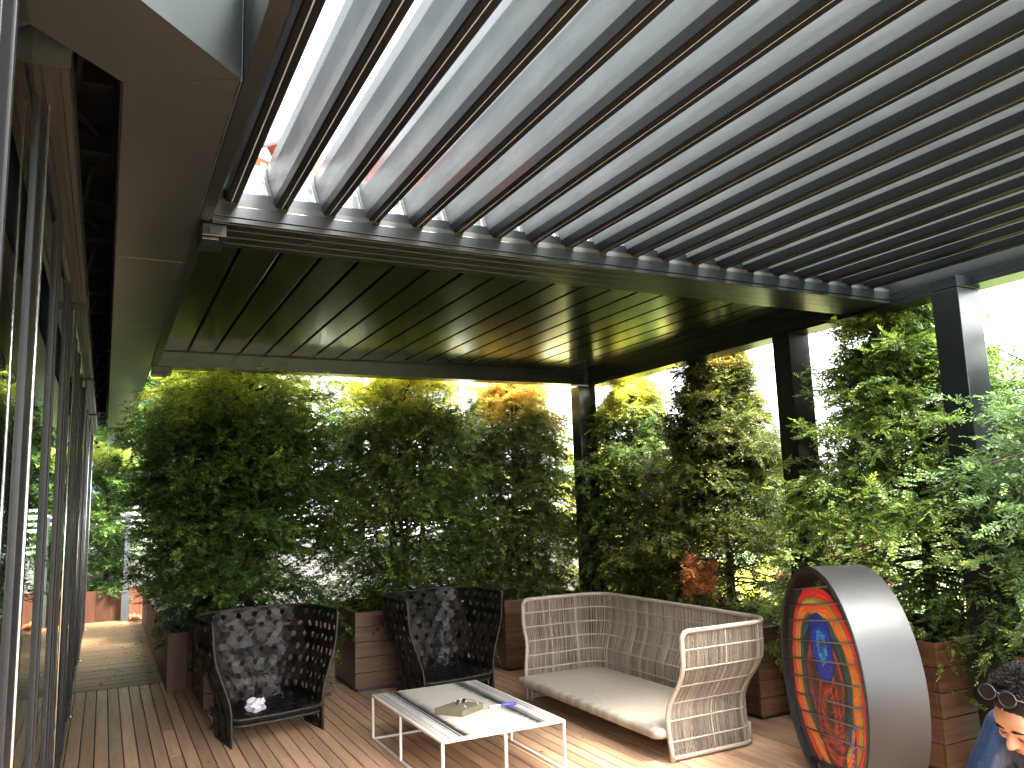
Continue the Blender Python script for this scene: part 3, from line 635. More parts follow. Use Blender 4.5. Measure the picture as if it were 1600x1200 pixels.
# ------------------------------------------------------------------ U-shaped woven shells (sofa and chairs)
class Shell:
    """plan is a U open to local -Y; z-dependent flare"""
    def __init__(s, W, D, H, rc, flare, fback, rtop, zlow=lambda u: 0.0):
        s.W, s.D, s.H, s.rc, s.flare, s.fback, s.rtop, s.zlow = W, D, H, rc, flare, fback, rtop, zlow
        s.L0 = s.lens(0)
    def dims(s, z):
        o = s.flare(z); return s.W / 2 + o, -s.D / 2 + s.fback(z), s.D / 2 + o, s.rc + o * .5
    def lens(s, z):
        w, yf, yb, r = s.dims(z); return (yb - r - yf, math.pi / 2 * r, 2 * (w - r), math.pi / 2 * r, yb - r - yf)
    def P(s, u, z, off=0):
        """u in metres along the floor perimeter"""
        w, yf, yb, r = s.dims(z); k = 0; L = s.L0
        while k < 4 and u > L[k]: u -= L[k]; k += 1
        t = u / L[k]; t = max(-.02, min(1.02, t))
        if k == 0: p = Vector((-w, yf + (yb - r - yf) * t, z)); n = Vector((-1, 0, 0))
        elif k == 1: a = math.pi - t * math.pi / 2; p = Vector((-w + r + r * math.cos(a), yb - r + r * math.sin(a), z)); n = Vector((math.cos(a), math.sin(a), 0))
        elif k == 2: p = Vector((-w + r + 2 * (w - r) * t, yb, z)); n = Vector((0, 1, 0))
        elif k == 3: a = math.pi / 2 - t * math.pi / 2; p = Vector((w - r + r * math.cos(a), yb - r + r * math.sin(a), z)); n = Vector((math.cos(a), math.sin(a), 0))
        else: p = Vector((w, yb - r - (yb - r - yf) * t, z)); n = Vector((1, 0, 0))
        return p + n * float(off)
    @property
    def T(s): return sum(s.L0)
    def ztop(s, u):
        e = min(u, s.T - u); r = s.rtop
        return s.H if e >= r else s.H - r + math.sqrt(max(0, r * r - (r - e) ** 2))
def smooth(a, b_, x): t = max(0, min(1, (x - a) / (b_ - a))); return t * t * (3 - 2 * t)

def rim_path(sh, z0, n=90):
    p = [sh.P(0, z) for z in np.linspace(z0, sh.H - sh.rtop, 12)]
    r = sh.rtop
    for a in np.linspace(.2, 1.4, 5): p.append(sh.P(r - r * math.cos(a), sh.H - r + r * math.sin(a)))
    for u in np.linspace(r, sh.T - r, n): p.append(sh.P(u, sh.H))
    for a in np.linspace(1.4, .2, 5): p.append(sh.P(sh.T - (r - r * math.cos(a)), sh.H - r + r * math.sin(a)))
    p += [sh.P(sh.T, z) for z in np.linspace(sh.H - sh.rtop, z0, 12)]
    return p

# sofa
sofa = empty('woven_sofa', (3.485, 5.045, 0), R(-90), 'high backed beige corded sofa without cushions on the wooden deck', 'sofa')
sh = Shell(1.87, .71, .775, .16, lambda z: .118 * smooth(.28, .60, z) - .012 * smooth(.02, .22, z), lambda z: .050 * smooth(.26, .48, z) - .012 * smooth(0, .2, z), .05)
b = MB()
n = 560
for i in range(n):
    u = (i + .5) / n * sh.T + random.uniform(-.0022, .0022); zt = sh.ztop(max(.001, min(sh.T - .001, u))) - .006
    dz = random.uniform(-.004, .004)
    j = random.uniform(-.004, .004)
    pts = [sh.P(u + j * math.sin(z * 9), z, .003 * (1 if i % 2 else -1)) for z in np.linspace(.02, zt, 15)]
    b.tube(pts, random.uniform(.0023, .0032), 3, cap=False)
for i in range(150):   # slack second layer
    u0 = random.uniform(.02, sh.T - .05); du = random.uniform(-.03, .03)
    pts = [sh.P(max(.01, min(sh.T - .01, u0 + du * z)), z, random.uniform(-.004, .004)) for z in np.linspace(.03, sh.H - .02, 9)]
    b.tube(pts, .002, 3, cap=False)
b.build('cord_weave', M['cord'], sofa)
b = MB(); b.tube(rim_path(sh, .0), .0155, 10); b.tube([sh.P(u, .022) for u in np.linspace(.0, sh.T, 80)], .014, 10); b.build('rim', M['rim'], sofa, smooth=True)
for z in (.115, .235, .34, .445, .55, .665):
    b = MB(); b.tube([sh.P(u, z) for u in np.linspace(.0, sh.T, 80)], .0065, 8); b.build('rail', M['rim'], sofa, smooth=True)
for u in (.26, .52, .80, 1.15, 1.6, 2.05, 2.4, 2.68, 2.95):
    u_ = u / 3.3 * sh.T
    b = MB(); b.tube([sh.P(u_, z) for z in np.linspace(.02, sh.H, 16)], .0065, 8); b.build('rib', M['rim'], sofa, smooth=True)
def seat_slab(w, yf, yb, z, th, rc, wrap, m, parent, name='seat'):
    """rounded slab with wrapped front edge"""
    out = []
    for a in np.linspace(math.pi, 1.5 * math.pi, 7): out.append((-w + rc + rc * math.cos(a), yf + rc + rc * math.sin(a)))
    for a in np.linspace(1.5 * math.pi, 2 * math.pi, 7): out.append((w - rc + rc * math.cos(a), yf + rc + rc * math.sin(a)))
    rb = .15
    out += [(w - rb + rb * math.cos(a), yb - rb + rb * math.sin(a)) for a in np.linspace(0, math.pi / 2, 6)] + [(-w + rb + rb * math.cos(a), yb - rb + rb * math.sin(a)) for a in np.linspace(math.pi / 2, math.pi, 6)]; n = len(out); vs = []; fs = []
    lv = [(z - th, .014), (z - th * .75, .003), (z - th * .45, 0), (z - th * .18, .004), (z, .022)]
    for zz, ins in lv:
        for (px, py) in out: vs.append((px * (1 - ins / w), py + (ins if py < 0 else 0), zz))
    for l in range(len(lv) - 1):
        for k in range(n): fs.append((l * n + k, l * n + (k + 1) % n, (l + 1) * n + (k + 1) % n, (l + 1) * n + k))
    fs += [tuple(range(n))[::-1], tuple((len(lv) - 1) * n + k for k in range(n))]
    b = MB(); b.add(vs, fs, .5); return b.build(name, m, parent, smooth=False)
seat = seat_slab(.918, -.455, .315, .195, .058, .05, .03, M['seatfab'], sofa)
b = MB()
for i in range(46):    # wrapped bands along the front edge
    x0 = -.875 + i * .0385
    b.add([(x, y, z) for x in (x0, x0 + .036) for (y, z) in ((-.436, .1385), (-.457, .143), (-.4605, .168), (-.457, .189), (-.440, .1985), (-.405, .1985))], [(0, 1, 7, 6), (1, 2, 8, 7), (2, 3, 9, 8), (3, 4, 10, 9), (4, 5, 11, 10)])
b.build('wrapped_bands', attr_mult(mat('wrapped_band', (.33, .285, .23), .65, 0, .3, None, ((180, 20, 20), .3, .002)), .72, 1.15), seat, smooth=True)
for (lx, ly) in ((-.90, -.335), (.90, -.335), (-.90, .30), (.90, .30)):
    b = MB(); b.tube([(lx, ly, 0), (lx, ly, .14)], .0125, 8); b.build('leg', M['rim'], sofa, smooth=True)
b = MB(); b.tube([(-.90, -.335, .05), (-.90, .30, .05)], .009, 8); b.tube([(.88, -.335, .05), (.88, .30, .05)], .009, 8); b.tube([(-.9, .29, .13), (.9, .29, .13)], .01, 8); b.tube([(-.9, -.33, .13), (.9, -.33, .13)], .01, 8); b.build('under_frame', M['rim'], sofa, smooth=True)

# black woven chairs
def weave(sh, s0, s1, zlo, zt, sp, wd, m, parent, name, surf=None, th=.0022):
    """three families of flat straps on the (s,z) sheet -> hexagonal openings"""
    b = MB(); P = surf or (lambda u, z, o: sh.P(u, z, o))
    fam = [(R(0), 1.0, 0), (R(60), 1.0, .0), (R(-60), 1.0, .0)]
    S, Hh = s1 - s0, zt(None) if False else 0
    for fi, (a, k, o0) in enumerate(fam):
        dx, dz = math.cos(a), math.sin(a) * 1.3; nx, nz = -math.sin(a), math.cos(a)
        N = int((S + 1.4) / sp) + 2
        for j in range(-N, N):
            c = j * sp + (sp * .5 if fi == 0 else 0)
            ox, oz = s0 + nx * c, nz * c * 1.3
            T0 = random.uniform(0, 1); seg = []
            for t in np.arange(-S - 1.6, S + 1.6, .022):
                uu, zz = ox + dx * t, oz + dz * t
                ins = s0 + .002 < uu < s1 - .002 and zlo(uu) + .004 < zz < zt(uu) - .004
                if ins: seg.append((uu, zz, t))
                if (not ins or t > S + 1.57) and seg:
                    if len(seg) > 1:
                        vs = []
                        for (uu, zz, tt_) in seg:
                            off = .0055 * math.sin((tt_ / sp + fi * .66 + j * .5) * math.pi) + fi * .0012
                            hw = wd / 2
                            for (sg, o2) in ((-1, -th / 2), (1, -th / 2), (1, th / 2), (-1, th / 2)):
                                u2 = max(s0, min(s1, uu + nx * hw * sg)); z2 = max(zlo(u2), min(zt(u2), zz + nz * 1.1 * hw * sg))
                                vs.append(P(u2, z2, off + o2))
                        fs = []
                        for q in range(len(seg) - 1):
                            for e_ in range(4): fs.append((q * 4 + e_, q * 4 + (e_ + 1) % 4, q * 4 + 4 + (e_ + 1) % 4, q * 4 + 4 + e_))
                        fs += [(0, 1, 2, 3), tuple((len(seg) - 1) * 4 + e_ for e_ in (3, 2, 1, 0))]
                        b.add(vs, fs, min(1, max(0, T0 + random.uniform(-.1, .1))))
                    seg = []
    return b.build(name, m, parent)
def make_chair():
    root = empty('woven_chair')
    arch = lambda u: .0
    s = Shell(.66, .58, .835, .22, lambda z: .118 * smooth(.20, .66, z) + .012 * smooth(.62, .83, z), lambda z: .03 * smooth(.1, .5, z), .035)
    a0, a1 = s.L0[0] - .02, s.T - s.L0[0] + .02
    def zlo(u):
        if a0 < u < a1: return .16 * math.sin((u - a0) / (a1 - a0) * math.pi) ** .6
        return .006
    weave(s, 0, s.T, zlo, lambda u: s.ztop(u), .067, .0405, M['strap'], root, 'shell')
    b = MB(); b.tube(rim_path(s, .0, 60), .0085, 7); b.build('rim', M['strap_rim'], root, smooth=True)
    b = MB(); b.tube([s.P(u, zlo(u) + .004) for u in np.linspace(0, s.T, 70)], .008, 7); b.build('lower_rim', M['strap_rim'], root, smooth=True)
    # seat
    def SP(u, z, o): return Vector((u - .31, z - .27, .178 + o))
    weave(None, 0, .62, lambda u: 0, lambda u: .52, .062, .036, M['strap'], root, 'seat', SP)
    w, yf = .325, -.315
    pth = [(-w, .2, .178), (-w, -.22, .178), (-w + .01, -.27, .178), (-w + .05, yf + .008, .178), (-w + .1, yf, .178), (0, yf - .008, .176), (w - .1, yf, .178), (w - .05, yf + .008, .178), (w - .01, -.27, .178), (w, -.22, .178), (w, .2, .178)]
    b = MB(); b.tube(pth, .009, 7); b.tube([(p[0], p[1] + .004, .135) for p in pth], .009, 7); b.build('seat_rim', M['strap_rim'], root, smooth=True)
    b = MB(); n = len(pth)
    vs = [(p[0], p[1] - .001, .178) for p in pth] + [(p[0], p[1] + .003, .135) for p in pth] + [(p[0] * .98, p[1] + .012, .178) for p in pth] + [(p[0] * .98, p[1] + .012, .135) for p in pth]
    fs = [(i, i + 1, n + i + 1, n + i) for i in range(n - 1)] + [(2 * n + i, 3 * n + i, 3 * n + i + 1, 2 * n + i + 1) for i in range(n - 1)] + [(n + i, n + i + 1, 3 * n + i + 1, 3 * n + i) for i in range(n - 1)]
    b.add(vs, fs, .3); b.build('seat_skirt', M['strap'], root, smooth=True)
    b = MB(); b.box(-.30, .30, -.28, .24, .13, .145, .2); b.build('seat_board', M['black'], root)
    b = MB(); b.tube([(-.32, .24, .02), (-.25, .245, .09), (0, .25, .15), (.25, .245, .09), (.32, .24, .02)], .009, 7); b.build('arch_brace', M['strap_rim'], root, smooth=True)
    return root
ch = make_chair(); tag(ch, 'black woven high back chair on the left with crumpled paper on its seat', 'chair', 'black woven high back chairs')
A = R(9.5)
ch.location = (1.155 - .29 * math.sin(A), 6.01 + .29 * math.cos(A), 0); ch.rotation_euler = (0, 0, A)
ch2 = copy_tree(ch); tag(ch2, 'empty black woven high back chair partly hidden by the white table', 'chair', 'black woven high back chairs')
A = R(8); ch2.location = (2.66 - .29 * math.sin(A), 6.27 + .29 * math.cos(A), 0); ch2.rotation_euler = (0, 0, A)
# crumpled paper
bm = bmesh.new(); bmesh.ops.create_icosphere(bm, subdivisions=3, radius=.045)
for v in bm.verts:
    q = v.co.copy(); k = 1 + .42 * math.sin(q.x * 95 + 2 * math.sin(q.z * 70)) * math.cos(q.y * 88 + q.z * 60); v.co = Vector((q.x * 1.35 * k, q.y * k, q.z * 1.1 * k))
me = bpy.data.meshes.new('crumpled_paper'); bm.to_mesh(me); bm.free(); me.materials.append(M['tissue'])
o = bpy.data.objects.new('crumpled_paper', me); col.objects.link(o); o.location = (1.02, 6.12, .222); tag(o, 'crumpled white and lilac paper on the seat of the left black chair', 'paper')

# ------------------------------------------------------------------ coffee table
tb = empty('coffee_table', (2.11, 4.97, 0), 0, 'low white framed rectangular table with black and cream printed top', 'table')
W, D, H = .39, .645, .298
def bar(p0, p1, name, r=.0072):
    b = MB(); b.tube([p0, p1], r, 4, sq=True); return b.build(name, M['white'], tb)
for (sx, sy) in ((-1, -1), (1, -1), (-1, 1), (1, 1), (-1, .1), (1, .1), (0, -1), (0, 1)):
    bar((sx * W, sy * D, .001), (sx * W, sy * D, H - .018), 'leg')
b = MB()
for z in (.0085, H - .0085):
    for sx in (-1, 1): b.tube([(sx * W, -D - .007, z), (sx * W, D + .007, z)], .007, 4, sq=True)
    for sy in (-1, 1): b.tube([(-W + .0075, sy * D, z), (W - .0075, sy * D, z)], .0068, 4, sq=True)
b.build('frame', M['white'], tb)
b = MB(); b.box(-W + .008, W - .008, -D + .008, D - .008, H - .010, H + .001, .5); tt_ = b.build('table_top', M['top'], tb)
b = MB(); zt_ = H + .0016; g2 = random.Random(3)
def strip(x0, x1, bb=None, z=zt_): (bb or b).add([(x0, -D + .012, z), (x1, -D + .012, z), (x1, D - .012, z), (x0, D - .012, z)], [(0, 1, 2, 3)], 0)
for sgn in (-1, 1):
    X = lambda d: sgn * (W - d)
    for (a_, c_) in ((.016, .021), (.049, .055), (.096, .101), (.112, .127), (.133, .149)): strip(min(X(a_), X(c_)), max(X(a_), X(c_)))
    y = -D + .02
    while y < D - .02:       # tick row and the dotted line
        l = g2.uniform(.012, .022); xa, xb = X(.028), X(.044)
        b.add([(min(xa, xb), y, zt_), (max(xa, xb), y + .004, zt_), (max(xa, xb), y + l * .6, zt_), (min(xa, xb), y + l * .45, zt_)], [(0, 1, 2, 3)], 0); y += .026
    y = -D + .014
    while y < D - .014:      # feathered fringe
        l = g2.uniform(.02, .085) * (1 if g2.random() > .3 else .35); wd_ = g2.uniform(.003, .007)
        x0 = X(.148); x1 = X(.148 + l); dy = g2.uniform(-.012, .004)
        b.add([(x0, y, zt_), (x0, y + wd_, zt_), (x1, y + dy, zt_)], [(0, 1, 2)], 0); y += g2.uniform(.002, .0045)
b.build('black_print', M['ink'], tb)
b = MB()
for sgn in (-1, 1):
    X = lambda d: sgn * (W - d)
    for (a_, c_) in ((.056, .0945), (.1015, .1115)): strip(min(X(a_), X(c_)), max(X(a_), X(c_)), b, zt_ - .0003)
b.build('grey_print', M['inkgrey'], tb)
for i in range(3): pass
# kraft box, glasses on it, blue-and-white handle
bx = empty('card_box', (2.035, 4.835, H + .001), R(0), 'flat tan card box lying turned on the white table', 'box')
b = MB(); c4 = [(-.150, .030), (-.025, -.125), (.165, -.020), (.035, .120)]
b.add([(x, y, 0) for x, y in c4] + [(x * 1.0, y * 1.0, .036) for x, y in c4], [(3, 2, 1, 0), (4, 5, 6, 7), (0, 1, 5, 4), (1, 2, 6, 5), (2, 3, 7, 6), (3, 0, 4, 7)], .5); b.build('box_body', M['kraft'], bx, bevel=.002)
b = MB(); b.add([(x * .97, y * .97, .0375) for x, y in c4] + [(x * .97, y * .97, .0395) for x, y in c4], [(3, 2, 1, 0), (4, 5, 6, 7), (0, 1, 5, 4), (1, 2, 6, 5), (2, 3, 7, 6), (3, 0, 4, 7)], .5); b.build('lid', M['kraft'], bx)
def glasses(name, loc, rz, label, s=1.0, fm=None):
    g_ = empty(name, loc, rz, label, 'glasses'); fm = fm or M['black']
    b = MB()
    for sx in (-1, 1):
        pts = [(sx * .032 * s + .025 * s * math.cos(a) * (1 + .1 * math.cos(2 * a)), 0, .020 * s * math.sin(a)) for a in np.linspace(0, 2 * math.pi, 19)]
        b.tube(pts, .0022 * s, 5)
    b.tube([(-.008 * s, 0, .006 * s), (0, -.002, .009 * s), (.008 * s, 0, .006 * s)], .002 * s, 5); b.build('frame', fm, g_, smooth=True)
    for sx in (-1, 1):
        b = MB(); n_ = 18; vs = [(sx * .032 * s + .0235 * s * math.cos(a) * (1 + .1 * math.cos(2 * a)), d_, .0185 * s * math.sin(a)) for d_ in (-.0008, .0008) for a in np.linspace(0, 2 * math.pi, n_, endpoint=False)]
        b.add(vs, [tuple(range(n_)), tuple(range(2 * n_ - 1, n_ - 1, -1))] + [(k, n_ + k, n_ + (k + 1) % n_, (k + 1) % n_) for k in range(n_)], .5); b.build('lens', M['lens'], g_)
        b = MB(); b.tube([(sx * .058 * s, 0, .008 * s), (sx * .066 * s, .03 * s, .008 * s), (sx * .068 * s, .10 * s, .006 * s), (sx * .064 * s, .135 * s, -.015 * s)], .0019 * s, 5); b.build('temple', fm, g_, smooth=True)
    return g_
gl = glasses('eyeglasses', (2.055, 4.845, H + .0605), R(200), 'silver and black folded glasses lying on the tan card box', .8, M['steel'])
hd = empty('brush', (2.335, 4.80, H + .009), R(-8), 'slim white brush with blue handle on the right edge of the table', 'brush')
b = MB(); b.tube([(-.10, -.012, 0), (-.02, 0, .001)], [.012, .007], 8); b.build('white_end', M['white'], hd, smooth=True)
b = MB(); b.tube([(-.02, 0, .001), (.0, .001, .001), (.025, 0, .001), (.05, .002, 0), (.085, .003, 0)], [.007, .014, .012, .014, .008], 8); b.build('handle', M['blue'], hd, smooth=True)

# ------------------------------------------------------------------ round screen
yaw = -.471; n0 = Vector((math.cos(yaw), math.sin(yaw), 0))
RG = .595
ring = empty('round_screen', (3.463, 3.23, 0), yaw + R(90) , 'big upright grey metal hoop filled with colourful printed cords', 'sculpture')
# local frame: +y local = n0*? rotate so that local -Y.. : local Y axis = direction away from the visible face
ring.rotation_euler = (0, 0, yaw - R(90))   # local +Y -> (cos yaw, sin yaw)
def hoop(r0, r1, y0, y1, nseg=128):
    b = MB(); vs = []; fs = []
    for a in np.linspace(0, 2 * math.pi, nseg, endpoint=False):
        for (r, y) in ((r1, y0), (r1, y1), (r0, y1), (r0, y0)): vs.append((r * math.cos(a), y, RG + r * math.sin(a)))
    for k in range(nseg):
        for e_ in range(4): fs.append((4 * k + e_, 4 * k + (e_ + 1) % 4, 4 * ((k + 1) % nseg) + (e_ + 1) % 4, 4 * ((k + 1) % nseg) + e_))
    b.add(vs, fs, .5); return b
o = hoop(RG - .006, RG, .001, .287).build('hoop', M['ring'], ring, smooth=True)
m_ = o.modifiers.new('es', 'EDGE_SPLIT'); m_.split_angle = R(40)
o = hoop(RG - .030, RG - .0065, -.002, .285).build('hoop_lining', M['ringdark'], ring, smooth=True)
m_ = o.modifiers.new('es', 'EDGE_SPLIT'); m_.split_angle = R(40)
RI = RG - .031
def chord(z): return math.sqrt(max(0, RI * RI - (z - RG) ** 2))
zb, zt2 = .155, 1.075
b = MB(); n = 150
for yy in (.035, .10):
    for i in range(n):
        x = -RI + 2 * RI * (i + .5) / n; x += random.uniform(-.001, .001)
        hh = math.sqrt(max(0, RI * RI - x * x)); z0 = max(zb, RG - hh); z1 = min(zt2, RG + hh)
        if z1 - z0 > .05: b.tube([(x, yy, z0), (x + random.uniform(-.002, .002), yy, (z0 + z1) / 2), (x, yy, z1)], .0036 if yy < .05 else .0022, 4, cap=False)
inner = [b.build('printed_cord_screen', M['art'], ring)]
steelg = mat('dull_rail', (.16, .155, .15), .35, .4)
for i, z in enumerate((1.075, .985, .90, .79, .69, .59, .49, .40, .31, .155)):
    c = chord(z) - .002; b = MB(); b.tube([(-c, .028, z), (c, .028, z)], .0045 if i < 9 else .011, 6); inner.append(b.build('rail', steelg if i < 9 else M['ringdark'], ring, smooth=True))
b = MB()
for i in range(26):
    z = .17 + i * .0105; b.tube([(.30 + .0025 * i + .012 * math.sin(i * 2.1), .020, z), (.305 + .0025 * i + .014 * math.sin(i * 1.3), .018, z + .014)], .006, 5, tint=(i * .37) % 1)
for o in inner: o.matrix_local = Matrix.Translation((0, 0, RG)) @ Matrix.Rotation(R(-8), 4, 'Y') @ Matrix.Translation((0, 0, -RG))
kn = mat('multicolour_yarn', (.02, .16, .38), .6, 0, .3, ((70, 70, 70), (.75, .10, .06), 2, .5, .56)); b.build('yarn_tassel', kn, ring, smooth=True)
for a in (-.3, -.12, .12, .28): b = MB(); b.tube([(a, .03, .16), (a * .7, .04, RG - math.sqrt(RI * RI - (a * .7) ** 2))], .004, 6); b.build('stay', M['ringdark'], ring)
b = MB(); b.box(-.20, .20, .02, .27, .0, .010); b.build('foot_plate', M['ringdark'], ring)

# ------------------------------------------------------------------ people
def capsule(b, p0, p1, r0, r1, n=12):
    p0, p1 = Vector(p0), Vector(p1); d = p1 - p0; L = d.length
    pts = []; rs = []
    dn = d.normalized() if L > 1e-6 else Vector((0, 0, 1))
    for a in np.linspace(-math.pi / 2 + .12, 0, 5): pts.append(p0 + dn * r0 * math.sin(a)); rs.append(r0 * math.cos(a))
    for a in np.linspace(0, math.pi / 2 - .12, 5): pts.append(p1 + dn * r1 * math.sin(a)); rs.append(r1 * math.cos(a))
    b.tube(pts, rs, n)
def ellip(b, c, r, rot=None, n=14):
    vs = []; fs = []; c = Vector(c)
    for i in range(1, n):
        th = math.pi * i / n
        for k in range(2 * n):
            ph = math.pi * k / n; v = Vector((r[0] * math.sin(th) * math.cos(ph), r[1] * math.sin(th) * math.sin(ph), r[2] * math.cos(th)))
            if rot is not None: v = rot @ v
            vs.append(c + v)
    m2 = 2 * n
    for i in range(n - 2):
        for k in range(m2): fs.append((i * m2 + k, i * m2 + (k + 1) % m2, (i + 1) * m2 + (k + 1) % m2, (i + 1) * m2 + k))
    fs += [tuple(range(m2))[::-1], tuple((n - 2) * m2 + k for k in range(m2))]
    b.add(vs, fs, .5)
def fuse(b, name, m, parent, vox=.007, sm=4):
    """union of tapered volumes baked into one continuous smooth surface"""
    t = b.build('tmp', m); md = t.modifiers.new('r', 'REMESH'); md.mode = 'VOXEL'; md.voxel_size = vox
    s_ = t.modifiers.new('s', 'SMOOTH'); s_.factor = .5; s_.iterations = sm
    dg = bpy.context.evaluated_depsgraph_get(); dg.update()
    me = bpy.data.meshes.new_from_object(t.evaluated_get(dg)); me.name = name
    bpy.data.objects.remove(t)
    if not me.materials: me.materials.append(m)
    me.polygons.foreach_set('use_smooth', [True] * len(me.polygons))
    o = bpy.data.objects.new(name, me); col.objects.link(o)
    if parent is not None: o.parent = parent
    return o
def hand(b, wrist, d, up, side):
    """wrist point, direction of the hand, palm normal (down side), side = +1/-1 for thumb side"""
    w_ = Vector(wrist); d = Vector(d).normalized(); up = Vector(up); up = (up - d * up.dot(d)).normalized(); s_ = d.cross(up) * side
    for k in (-1, -.33, .33, 1): capsule(b, w_ + d * .01 + s_ * .012 * k, w_ + d * .085 + s_ * .026 * k, .016, .0125, 8)
    for k, L in ((-1, .058), (-.33, .072), (.33, .078), (1, .070)):
        a = w_ + d * .088 + s_ * .028 * k; c = a + d * L * .45 - up * .010; e_ = c + d * L * .30 - up * L * .42; f_ = e_ + d * .004 - up * L * .28
        capsule(b, a, c, .0100, .0092, 8); capsule(b, c, e_, .0090, .0084, 8); capsule(b, e_, f_, .0082, .0074, 8)
    a = w_ + d * .025 + s_ * .030; c = a + d * .030 + s_ * .026 - up * .010; e_ = c + d * .032 + s_ * .004 - up * .012
    capsule(b, a, c, .0135, .0115, 8); capsule(b, c, e_, .0105, .009, 8)

def person(loc, rz, label, pose, mats, hair_m, curly=True, vox=.008):
    jk, tr = mats
    root = None
    Hd = Matrix.Rotation(pose['pitch'], 3, 'Y') @ Matrix.Rotation(pose.get('turn', 0), 3, 'Z')
    hc = Vector(pose['head'])
    hp = lambda x, y, z: hc + Hd @ Vector((x, y, z))   # head frame: x forward, y left, z up
    s = MB()
    ellip(s, hp(-.012, 0, .028), (.098, .078, .092), Hd); ellip(s, hp(.018, 0, -.035), (.070, .060, .080), Hd)
    ellip(s, hp(.045, 0, -.088), (.034, .036, .026), Hd)                       # chin
    ellip(s, hp(.062, 0, .040), (.030, .055, .034), Hd)                        # brow/forehead
    capsule(s, hp(.083, 0, .012), hp(.108, 0, -.026), .0085, .0135, 10)         # nose
    for q in (-1, 1):
        ellip(s, hp(.099, q * .011, -.030), (.010, .009, .008), Hd)
        ellip(s, hp(.078, q * .030, .020), (.016, .022, .007), Hd)             # brow ridge
        ellip(s, hp(.067, q * .040, -.022), (.022, .020, .020), Hd)            # cheek
        ellip(s, hp(.070, q * .031, .002), (.016, .017, .012), Hd)             # eye bulge, lids lowered
        ellip(s, hp(-.012, q * .078, -.008), (.020, .008, .033), Hd)           # ear
        ellip(s, hp(-.008, q * .083, -.004), (.016, .005, .026), Hd)
    capsule(s, hp(.082, -.018, -.056), hp(.082, .018, -.056), .0075, .0075, 8); capsule(s, hp(.081, -.015, -.067), hp(.081, .015, -.067), .008, .008, 8)
    J = pose
    capsule(s, J['neck'], hp(-.02, 0, -.05), .056, .054)
    capsule(s, J['chest'], J['neck'], .10, .065); capsule(s, J['pelvis'], J['chest'], .125, .125)
    for sd_ in ('L', 'R'):
        q = 1 if sd_ == 'L' else -1
        capsule(s, J['chest'], J['sh' + sd_], .09, .055); capsule(s, J['sh' + sd_], J['el' + sd_], .050, .038); capsule(s, J['el' + sd_], J['wr' + sd_], .037, .025)
        dvec = Vector(J['wr' + sd_]) - Vector(J['el' + sd_]); hand(s, J['wr' + sd_], dvec, (0, 0, 1), -q)
        capsule(s, J['pelvis'], J['hip' + sd_], .11, .095); capsule(s, J['hip' + sd_], J['kn' + sd_], .085, .056); capsule(s, J['kn' + sd_], J['an' + sd_], .054, .037)
        a = Vector(J['an' + sd_]); capsule(s, a + Vector((-.03, 0, -.045)), a + Vector((.13, 0, -.055)), .036, .03)
    body = fuse(s, 'person', M['skin'], None, vox, 3)
    body.location = loc; body.rotation_euler = (0, 0, rz); tag(body, label, 'person')
    c = MB()
    capsule(c, J['pelvis'], J['chest'], .150, .150); capsule(c, J['chest'], Vector(J['neck']).lerp(Vector(J['chest']), .35), .135, .088)
    for sd_ in ('L', 'R'):
        capsule(c, J['chest'], J['sh' + sd_], .112, .074); capsule(c, J['sh' + sd_], J['el' + sd_], .072, .057); capsule(c, J['el' + sd_], Vector(J['wr' + sd_]).lerp(Vector(J['el' + sd_]), .08), .056, .041)
        # folds
        for t in np.linspace(.15, .95, 7):
            p = Vector(J['sh' + sd_]).lerp(Vector(J['el' + sd_]), t); ellip(c, p + Vector((.012 * math.sin(t * 40), 0, 0)), (.073 - .014 * t, .071 - .014 * t, .010), Matrix.Rotation(.5 * math.sin(t * 17), 3, 'X'), 8)
    # collar
    nk = Vector(J['neck']); ax = (hp(-.02, 0, -.05) - nk).normalized(); u_ = ax.orthogonal().normalized(); v_ = ax.cross(u_)
    c.tube([nk + ax * .015 + (u_ * math.cos(a) + v_ * math.sin(a)) * .072 for a in np.linspace(0, 6.1, 20)], .016, 8)
    jo = fuse(c, 'jacket', jk, body, .008, 2)
    c = MB(); capsule(c, J['pelvis'], Vector(J['pelvis']).lerp(Vector(J['chest']), .2), .146, .140)
    for sd_ in ('L', 'R'):
        capsule(c, J['pelvis'], J['hip' + sd_], .135, .118); capsule(c, J['hip' + sd_], J['kn' + sd_], .110, .080); capsule(c, J['kn' + sd_], J['an' + sd_], .078, .062)
    fuse(c, 'trousers', tr, body, .010, 3)
    for sd_ in ('L', 'R'):
        c = MB(); a = Vector(J['an' + sd_]); capsule(c, a + Vector((-.035, 0, -.048)), a + Vector((.145, 0, -.055)), .044, .038); c.box(a.x - .08, a.x + .185, a.y - .042, a.y + .042, a.z - .097, a.z - .07)
        fuse(c, 'shoe', M['shoe'], body, .009, 3)
    # hair: a cap and curly locks
    c = MB(); ellip(c, hp(-.022, 0, .040), (.101, .083, .088), Hd)
    g3 = random.Random(5)
    N = 3600 if curly else 60
    for i in range(N):
        th = math.acos(1 - g3.random() * 1.35); ph = g3.uniform(0, 2 * math.pi)
        dv = Vector((math.sin(th) * math.cos(ph), math.sin(th) * math.sin(ph), math.cos(th)))
        if dv.x > .38 and dv.z < .60: continue
        if dv.x > .15 and dv.z < .1: continue
        p = Vector((-.020 + .098 * dv.x, .081 * dv.y, .040 + .086 * dv.z)); t1 = dv.orthogonal().normalized(); t2 = dv.cross(t1); a0 = g3.uniform(0, 6.28); rr = g3.uniform(.003, .008); L = g3.uniform(.012, .030) * (1.2 if dv.z > .3 else .6)
